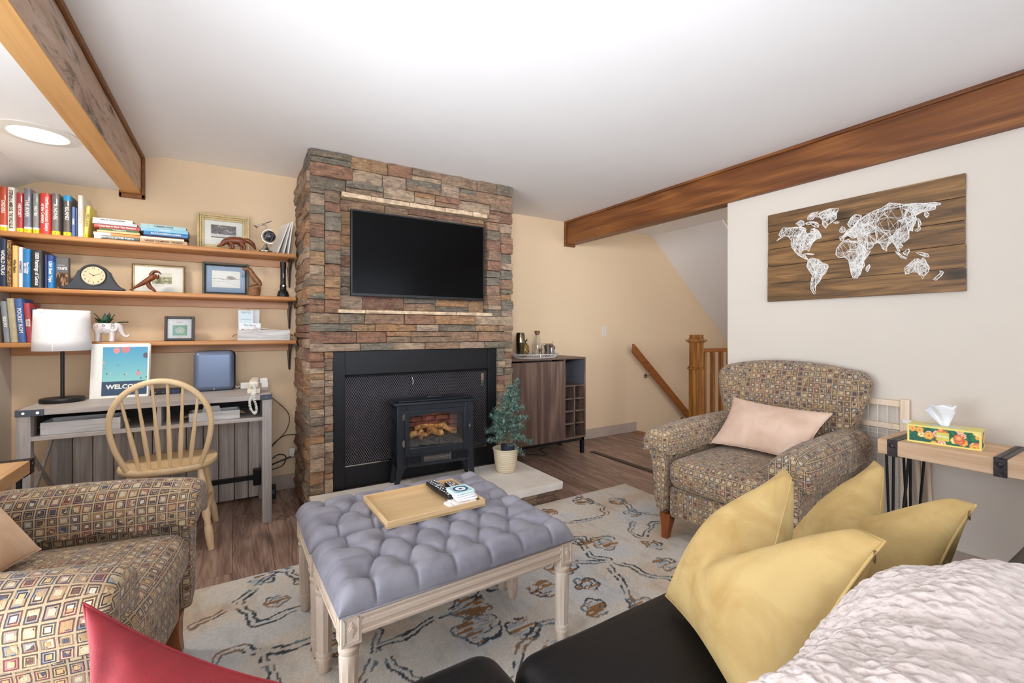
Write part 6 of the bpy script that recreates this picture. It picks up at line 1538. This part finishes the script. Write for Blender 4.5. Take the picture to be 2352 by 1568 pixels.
for nm, P in MAP.items():
    P = [(y/1000-1.1355, z/1000-1.336) for y, z in P]; n = len(P)
    # resample the outline
    Q = []
    for (a, b_), (c_, d_) in zip(P, P[1:]+P[:1]):
        L_ = math.hypot(c_-a, d_-b_); k = max(1, round(L_/.011))
        Q += [(a+(c_-a)*i/k, b_+(d_-b_)*i/k) for i in range(k)]
    m = MB(); m.tube([(xs-.001, a, b_) for a, b_ in Q], .0016, 5, closed=True)
    def inside(y, z):
        r_ = False; j = n-1
        for i in range(n):
            yi, zi = P[i]; yj, zj = P[j]
            if (zi > z) != (zj > z) and y < (yj-yi)*(z-zi)/(zj-zi)+yi: r_ = not r_
            j = i
        return r_
    area_ = abs(sum(P[i][0]*P[(i+1) % n][1]-P[(i+1) % n][0]*P[i][1] for i in range(n)))/2
    want = int(area_*19000)+4; got = 0; tries = 0; K = len(Q)
    inner = [(rm.uniform(min(p[0] for p in P), max(p[0] for p in P)), rm.uniform(min(p[1] for p in P), max(p[1] for p in P))) for _ in range(int(area_*3500))]
    inner = [p for p in inner if inside(*p)]
    pool = Q+inner*2
    while got < want and tries < want*25:
        tries += 1
        a = rm.choice(pool); b_ = rm.choice(pool); L_ = math.hypot(a[0]-b_[0], a[1]-b_[1])
        if L_ < .004 or L_ > .085: continue
        if all(inside(a[0]+(b_[0]-a[0])*t_, a[1]+(b_[1]-a[1])*t_) for t_ in (.12, .3, .5, .7, .88)):
            x_ = xs-.003*rm.random(); dy, dz = (b_[0]-a[0])/L_, (b_[1]-a[1])/L_; r_ = .00065
            m.add([(x_, a[0]-dz*r_, a[1]+dy*r_), (x_, b_[0]-dz*r_, b_[1]+dy*r_), (x_-.0012, (b_[0]), b_[1]), (x_-.0012, a[0], a[1]), (x_, a[0]+dz*r_, a[1]-dy*r_), (x_, b_[0]+dz*r_, b_[1]-dy*r_)], [(0, 1, 2, 3), (3, 2, 5, 4)]); got += 1
    o = ob('string_'+nm, m, M_str, wm, calc=False); o['kind'] = 'stuff'
    m = MB()
    for a, b_ in Q[::2]: m.cyl((-.02, a, b_), (xs-.004, a, b_), .0009, n=4)
    o = ob('nails', m, M_nail, wm, calc=False); o['kind'] = 'stuff'
# ------------------------------------------------------------ cabinet
cb = thing('bar_cabinet', 'dark walnut bar cabinet with two doors and glass cubbies right of the chimney', 'cabinet', (0, 0, 0))
CX0, CX1, CY0, CY1, CZ0, CZ1 = 1.93, 2.825, 3.255, 3.645, .15, .905; t_w = .016
M_wtop = wood('walnut_top_wood', '#5a463b', '#8b7262', 0, 22, 22, .45, '#70594c')
ob('top', MB().bx(CX0, CX1, CY0, CY1, CZ1-t_w, CZ1), M_wtop, cb, bevel=.001)
ob('bottom', MB().bx(CX0, CX1, CY0, CY1, CZ0, CZ0+t_w), M_wtop, cb, bevel=.001)
for x_ in (CX0, CX1-t_w, 2.566): ob('side_panel', MB().bx(x_, x_+t_w, CY0, CY1, CZ0+t_w, CZ1-t_w), M_walnut, cb)
ob('back_panel', MB().bx(CX0, CX1, CY1-.008, CY1-.002, CZ0, CZ1-t_w), M_walnut_in, cb)
for x0, x1 in ((CX0+.004, 2.261), (2.267, 2.562)):
    d = ob('door', MB().bx(x0, x1, CY0-.018, CY0-.001, CZ0+.004, CZ1-.030), M_walnut, cb, bevel=.001)
ob('finger_pull', MB().bx(2.10, 2.42, CY0-.012, CY0-.002, CZ1-.029, CZ1-.018), M_black, cb)
xs_ = 2.582; xe = CX1-t_w; zs = [.285, .40, .515, .635]
for z_ in zs: ob('shelf', MB().bx(xs_, xe, CY0+.004, CY1-.01, z_, z_+.012), M_walnut, cb)
ob('cubby_divider', MB().bx(2.690, 2.700, CY0+.004, CY1-.01, CZ0+t_w, .635), M_walnut, cb)
m = MB(); 
for x_ in (CX0+.01, CX1-.04):
    for y_ in (CY0+.01, CY1-.04): ob('leg', MB().bx(x_, x_+.03, y_, y_+.03, 0, CZ0-.001), M_black, cb)
m.bx(CX0+.01, CX1-.01, CY0+.01, CY0+.04, CZ0-.028, CZ0-.001); ob('base_rail', m, M_black, cb)
ob('inner_side_lining', MB().bx(xe-.001, xe, CY0+.01, CY1-.01, .65, CZ1-.02), cmat('#5f6068', .5), cb)
# glasses in the cubbies
gpos = [(2.635, z_) for z_ in (.1665, .2975, .4125, .5275)]+[(2.755, z_) for z_ in (.1665, .2975, .4125, .5275)]
def glass_obj(x_, y_, z_, h_, r_, label, group='drinking glasses in the cabinet cubbies'):
    g = thing('drinking_glass', label, 'glass', (x_, y_, z_), 0, group)
    m = MB(); m.lathe([(.001, 0), (r_*.85, 0), (r_*.87, .006), (r_, h_), (r_-.0025, h_), (r_*.83, .010), (.001, .010)], n=18); ob('bowl', m, M_dglass, g, smooth=40)
    return g
rowsn = ['bottom', 'second from bottom', 'third from bottom', 'topmost']
for i, (x_, z_) in enumerate(gpos):
    if i == 0: continue
    colm = 'left' if i < 4 else 'right'
    glass_obj(x_, 3.33, z_+.0005, .085, .031, f'short clear glass in the {colm} cubby column, {rowsn[i % 4]} small cubby')
for i, (x_, y_) in enumerate(((2.61, 3.32), (2.655, 3.36), (2.61, 3.42))):
    glass_obj(x_, y_, .6475, .155, .021, ['tall champagne glass at the front of the large top cubby', 'tall clear glass right of the front one in the large top cubby', 'tall clear glass at the back of the large top cubby'][i])
# tray and bar tools
tr = thing('oval_tray', 'pale woven oval tray holding bar tools on the dark cabinet', 'tray', (2.36, 3.42, CZ1+.0005))
m = MB(); m.lathe([(.001, 0), (.21, 0), (.21, .006), (.001, .006)], n=40, sy=.62); ob('tray_base', m, M_boxwash, tr, smooth=40)
m = MB(); m.tube([(.25*math.cos(2*PI*k/48), .155*math.sin(2*PI*k/48), .033) for k in range(48)], .005, 6, closed=True); ob('rim', m, M_boxwash, tr, smooth=True)
M_wick = cmat('#c9bdb4', .8)
for k in range(48):
    a = 2*PI*k/48; b_ = a+.05; ob('rib', MB().bar((.207*math.cos(a), .128*math.sin(a), .003), (.249*math.cos(b_), .154*math.sin(b_), .032), .0045), M_wick, tr)
zt = CZ1+.0075
M_gun = plain('smoky_steel', '#8d8470', .15, 1, var=.1)
o = thing('cocktail_shaker', 'tall dark steel cocktail shaker at the left end of the oval tray', 'shaker', (2.195, 3.42, zt))
m = MB(); m.lathe([(.001, 0), (.033, 0), (.044, .14)], n=28); m.lathe([(.0435, .135), (.041, .20), (.034, .222), (.030, .224), (.001, .225)], n=28); ob('tin', m, M_gun, o, smooth=40)
ob('joint_ring', MB().lathe([(.0445, .134), (.0455, .137), (.0445, .141)], n=28, cap=False), M_steel, o, smooth=True)
o = thing('pineapple_ornament', 'golden pineapple ornament with dark leaves behind the shaker', 'ornament', (2.285, 3.49, zt))
m = MB(); m.lathe([(.001, 0), (.03, .002), (.042, .03), (.046, .06), (.040, .10), (.025, .125), (.001, .13)], n=20); ob('fruit', m, plain('aged_gold', '#7c6634', .35, .8), o, smooth=True)
m = MB()
for s_ in (-1, 1):
    for k in range(8):
        P = []
        for j in range(12):
            z_ = .004+.12*j/11; r_ = np.interp(z_, [0, .03, .06, .10, .125], [.03, .042, .046, .040, .025])+.001; a = 2*PI*k/8+s_*j*.19; P.append((r_*math.cos(a), r_*math.sin(a), z_))
        m.tube(P, .002, 5)
ob('lattice', m, M_gold, o, smooth=True)
for k in range(7):
    a = 2*PI*k/7+.3; m = MB(); m.grid(lambda u, v: Vector((math.cos(a)*(.006+.038*v), math.sin(a)*(.006+.038*v), .125+.05*v-.01*v*v))+Vector((-math.sin(a), math.cos(a), 0))*(.010*math.sin(PI*(.15+.85*v)))*(u-.5)*2, 2, 5); ob('leaf', m, plain('bronze_leaf', '#4c4a2c', .4, .4) if k == 0 else bpy.data.materials['bronze_leaf'], o, smooth=True, solid=.001)
o = thing('glass_carafe', 'clear glass carafe with cork stopper on the oval tray', 'carafe', (2.395, 3.44, zt))
m = MB(); m.lathe([(.001, 0), (.043, .001), (.045, .02), (.045, .10), (.036, .15), (.022, .185), (.020, .215), (.0185, .215), (.0205, .185), (.034, .149), (.043, .10), (.043, .02), (.001, .006)], n=28); ob('bottle', m, M_dglass, o, smooth=40)
ob('cork', MB().lathe([(.001, .20), (.0165, .20), (.0175, .212), (.025, .214), (.026, .240), (.001, .241)], n=20), plain('cork', '#8c5a38', .8, var=.2, scale=120), o, smooth=40)
o = thing('jigger', 'small steel double jigger in front of the glass carafe', 'jigger', (2.375, 3.36, zt))
ob('cup', MB().lathe([(.001, 0), (.014, 0), (.009, .03), (.018, .075), (.016, .075), (.007, .032), (.001, .03)], n=18), M_steel, o, smooth=40); ob('rim_ring', MB().lathe([(.0175, .073), (.019, .075), (.0175, .077)], n=18, cap=False), M_steel, o)
o = thing('steel_jug', 'polished steel jug with lid and curved handle at the right of the oval tray', 'jug', (2.51, 3.42, zt))
m = MB(); m.lathe([(.001, 0), (.034, 0), (.036, .01), (.040, .07), (.046, .105), (.047, .112), (.042, .108), (.001, .10)], n=28); ob('body', m, M_steel, o, smooth=40)
ob('lid', MB().lathe([(.047, .112), (.04, .12), (.02, .124), (.001, .125)], n=28), M_steel, o, smooth=40)
ob('spout', MB().tube([(-.03, 0, .10), (-.05, 0, .112), (-.065, 0, .117)], [.016, .011, .006], 10), M_steel, o, smooth=True)
ob('handle', blobtube([(.038, 0, .10), (.062, 0, .10), (.078, 0, .075), (.074, 0, .045), (.05, 0, .025)], [.004, .005, .006, .005, .004]), M_steel, o, smooth=True)
ob('thumb_lift', MB().bar((.038, 0, .118), (.052, 0, .138), .008), M_steel, o)
o = thing('steel_cup', 'small pale steel cup in front of the jug on the oval tray', 'cup', (2.50, 3.355, zt)); ob('cup', MB().lathe([(.001, 0), (.022, 0), (.026, .085), (.024, .085), (.02, .004), (.001, .004)], n=20), M_steel, o, smooth=40); ob('rim_ring', MB().lathe([(.0255, .083), (.0275, .085), (.0255, .087)], n=20, cap=False), M_steel, o)
tag(ob('floor_cable', MB().tube([cr_([(2.30, 3.5, .004), (2.45, 3.38, .004), (2.5, 3.55, .004), (2.6, 3.60, .004)], i/24) for i in range(25)], .003, 6), M_blackp, smooth=True), 'black cable lying on the floor beneath the bar cabinet', 'cable')
# ------------------------------------------------------------ potted conifer
pt = thing('potted_conifer', 'small artificial blue-green fir in a cream ribbed pot on the hearth', 'plant', (1.672, 2.80, ZH+.0005))
M_pot, t = newmat('cream_ribbed_pot'); wv = t.n('ShaderNodeTexWave', {'Vector': t.obj(), 'Scale': 22.0, 'Distortion': .6}, bands_direction='Z').outputs[1]
t.out(Base_Color=t.ramp(wv, [(.2, '#c4b496'), (.7, '#dccfb4')]), Roughness=.45, Normal=t.bump(wv, .3, .003))
m = MB(); prof = [(.001, 0), (.062, 0), (.068, .004)]+[(.068+.024*(z_/.165)**.8+(.0012 if k % 2 else -.0006), z_) for k, z_ in enumerate([.01+.0115*i for i in range(13)])]+[(.094, .158), (.096, .168), (.089, .168), (.085, .12), (.001, .115)]
m.lathe(prof, n=40); ob('pot', m, M_pot, pt, smooth=50)
m = MB(); m.lathe([(.001, .11), (.045, .11), (.052, .19), (.049, .19), (.045, .17), (.001, .168)], (.012, -.01, 0), 24); ob('inner_pot', m, cmat('#2b3340', .5), pt, smooth=40)
M_bark = plain('twig_bark', '#6a5a48', .8, var=.3)
trunk = [(.012, -.01, .16), (.01, -.01, .26), (-.005, 0, .34), (.02, 0, .44), (.045, 0, .53), (.085, 0, .61)]
M_need, t = newmat('blue_green_needles'); rn = t.n('ShaderNodeTexWhiteNoise', {'Vector': t.n('ShaderNodeVectorMath', {0: t.obj(), 1: (.012, .012, .012)}, operation='SNAP').outputs[0]}).outputs[0]
t.out(Base_Color=t.ramp(rn, [(0, '#2c4a42'), (.4, '#54786c'), (.75, '#7f9f92'), (1, '#b0c4b6')]), Roughness=.6)
ob('trunk', blobtube(trunk, [.007, .006, .005, .004, .003, .002]), M_bark, pt, smooth=True)
def trp(t):
    n = len(trunk)-1; i = min(int(t*n), n-1); return Vector(trunk[i]).lerp(Vector(trunk[i+1]), t*n-i)
rt_ = random.Random(12); mn = MB()
brs = []
for i in range(44):
    t = .10+.86*(i/44); a = i*2.4+.4; L_ = (.155-.11*t)*(.85+.3*rt_.random()); e = .15+.5*rt_.random()+.4*t
    brs.append((trp(t), Vector((math.cos(a)*math.cos(e), math.sin(a)*math.cos(e)*.8, math.sin(e)*.8-.05)), L_))
brs += [(trp(.3), Vector((-1, -.1, .15)), .17), (trp(.35), Vector((.95, -.3, .45)), .18), (trp(.2), Vector((.9, -.4, -.25)), .17), (trp(.25), Vector((-.8, -.5, .1)), .14), (trp(.5), Vector((-.85, -.2, .55)), .14), (trp(.55), Vector((.9, -.2, .35)), .13), (trp(.1), Vector((.5, -.8, -.45)), .13), (trp(1), Vector((.3, 0, 1)), .05)]
for p0, d, L_ in brs:
    d = d.normalized(); P = [p0+d*L_*k/5+Vector((0, 0, -.012*(k/5)**2)) for k in range(6)]
    ob('branch', MB().tube(P, [.0025-.0003*k for k in range(6)], 5), M_bark, pt)
    N_ = int(L_*1750)
    for q in range(N_):
        t = .12+.9*rt_.random(); t = min(t, 1.0); b0 = p0+d*L_*t+Vector((0, 0, -.012*t*t)); 
        r_ = Vector((rt_.uniform(-1, 1), rt_.uniform(-1, 1), rt_.uniform(-1, 1))).normalized(); dr = (r_*.9+d*.75).normalized(); l_ = .024+.016*rt_.random()
        s_ = dr.cross(Vector((rt_.random(), rt_.random(), 1))).normalized()*.0013
        mn.add([b0-s_, b0+s_, b0+dr*l_*.6+s_*.8, b0+dr*l_, b0+dr*l_*.6-s_*.8], [(0, 1, 2, 3, 4)])
o = ob('needles', mn, M_need, pt, calc=False); o['kind'] = 'stuff'
print('OBJECTS', len(bpy.data.objects), 'faces', sum(len(m.polygons) for m in bpy.data.meshes))
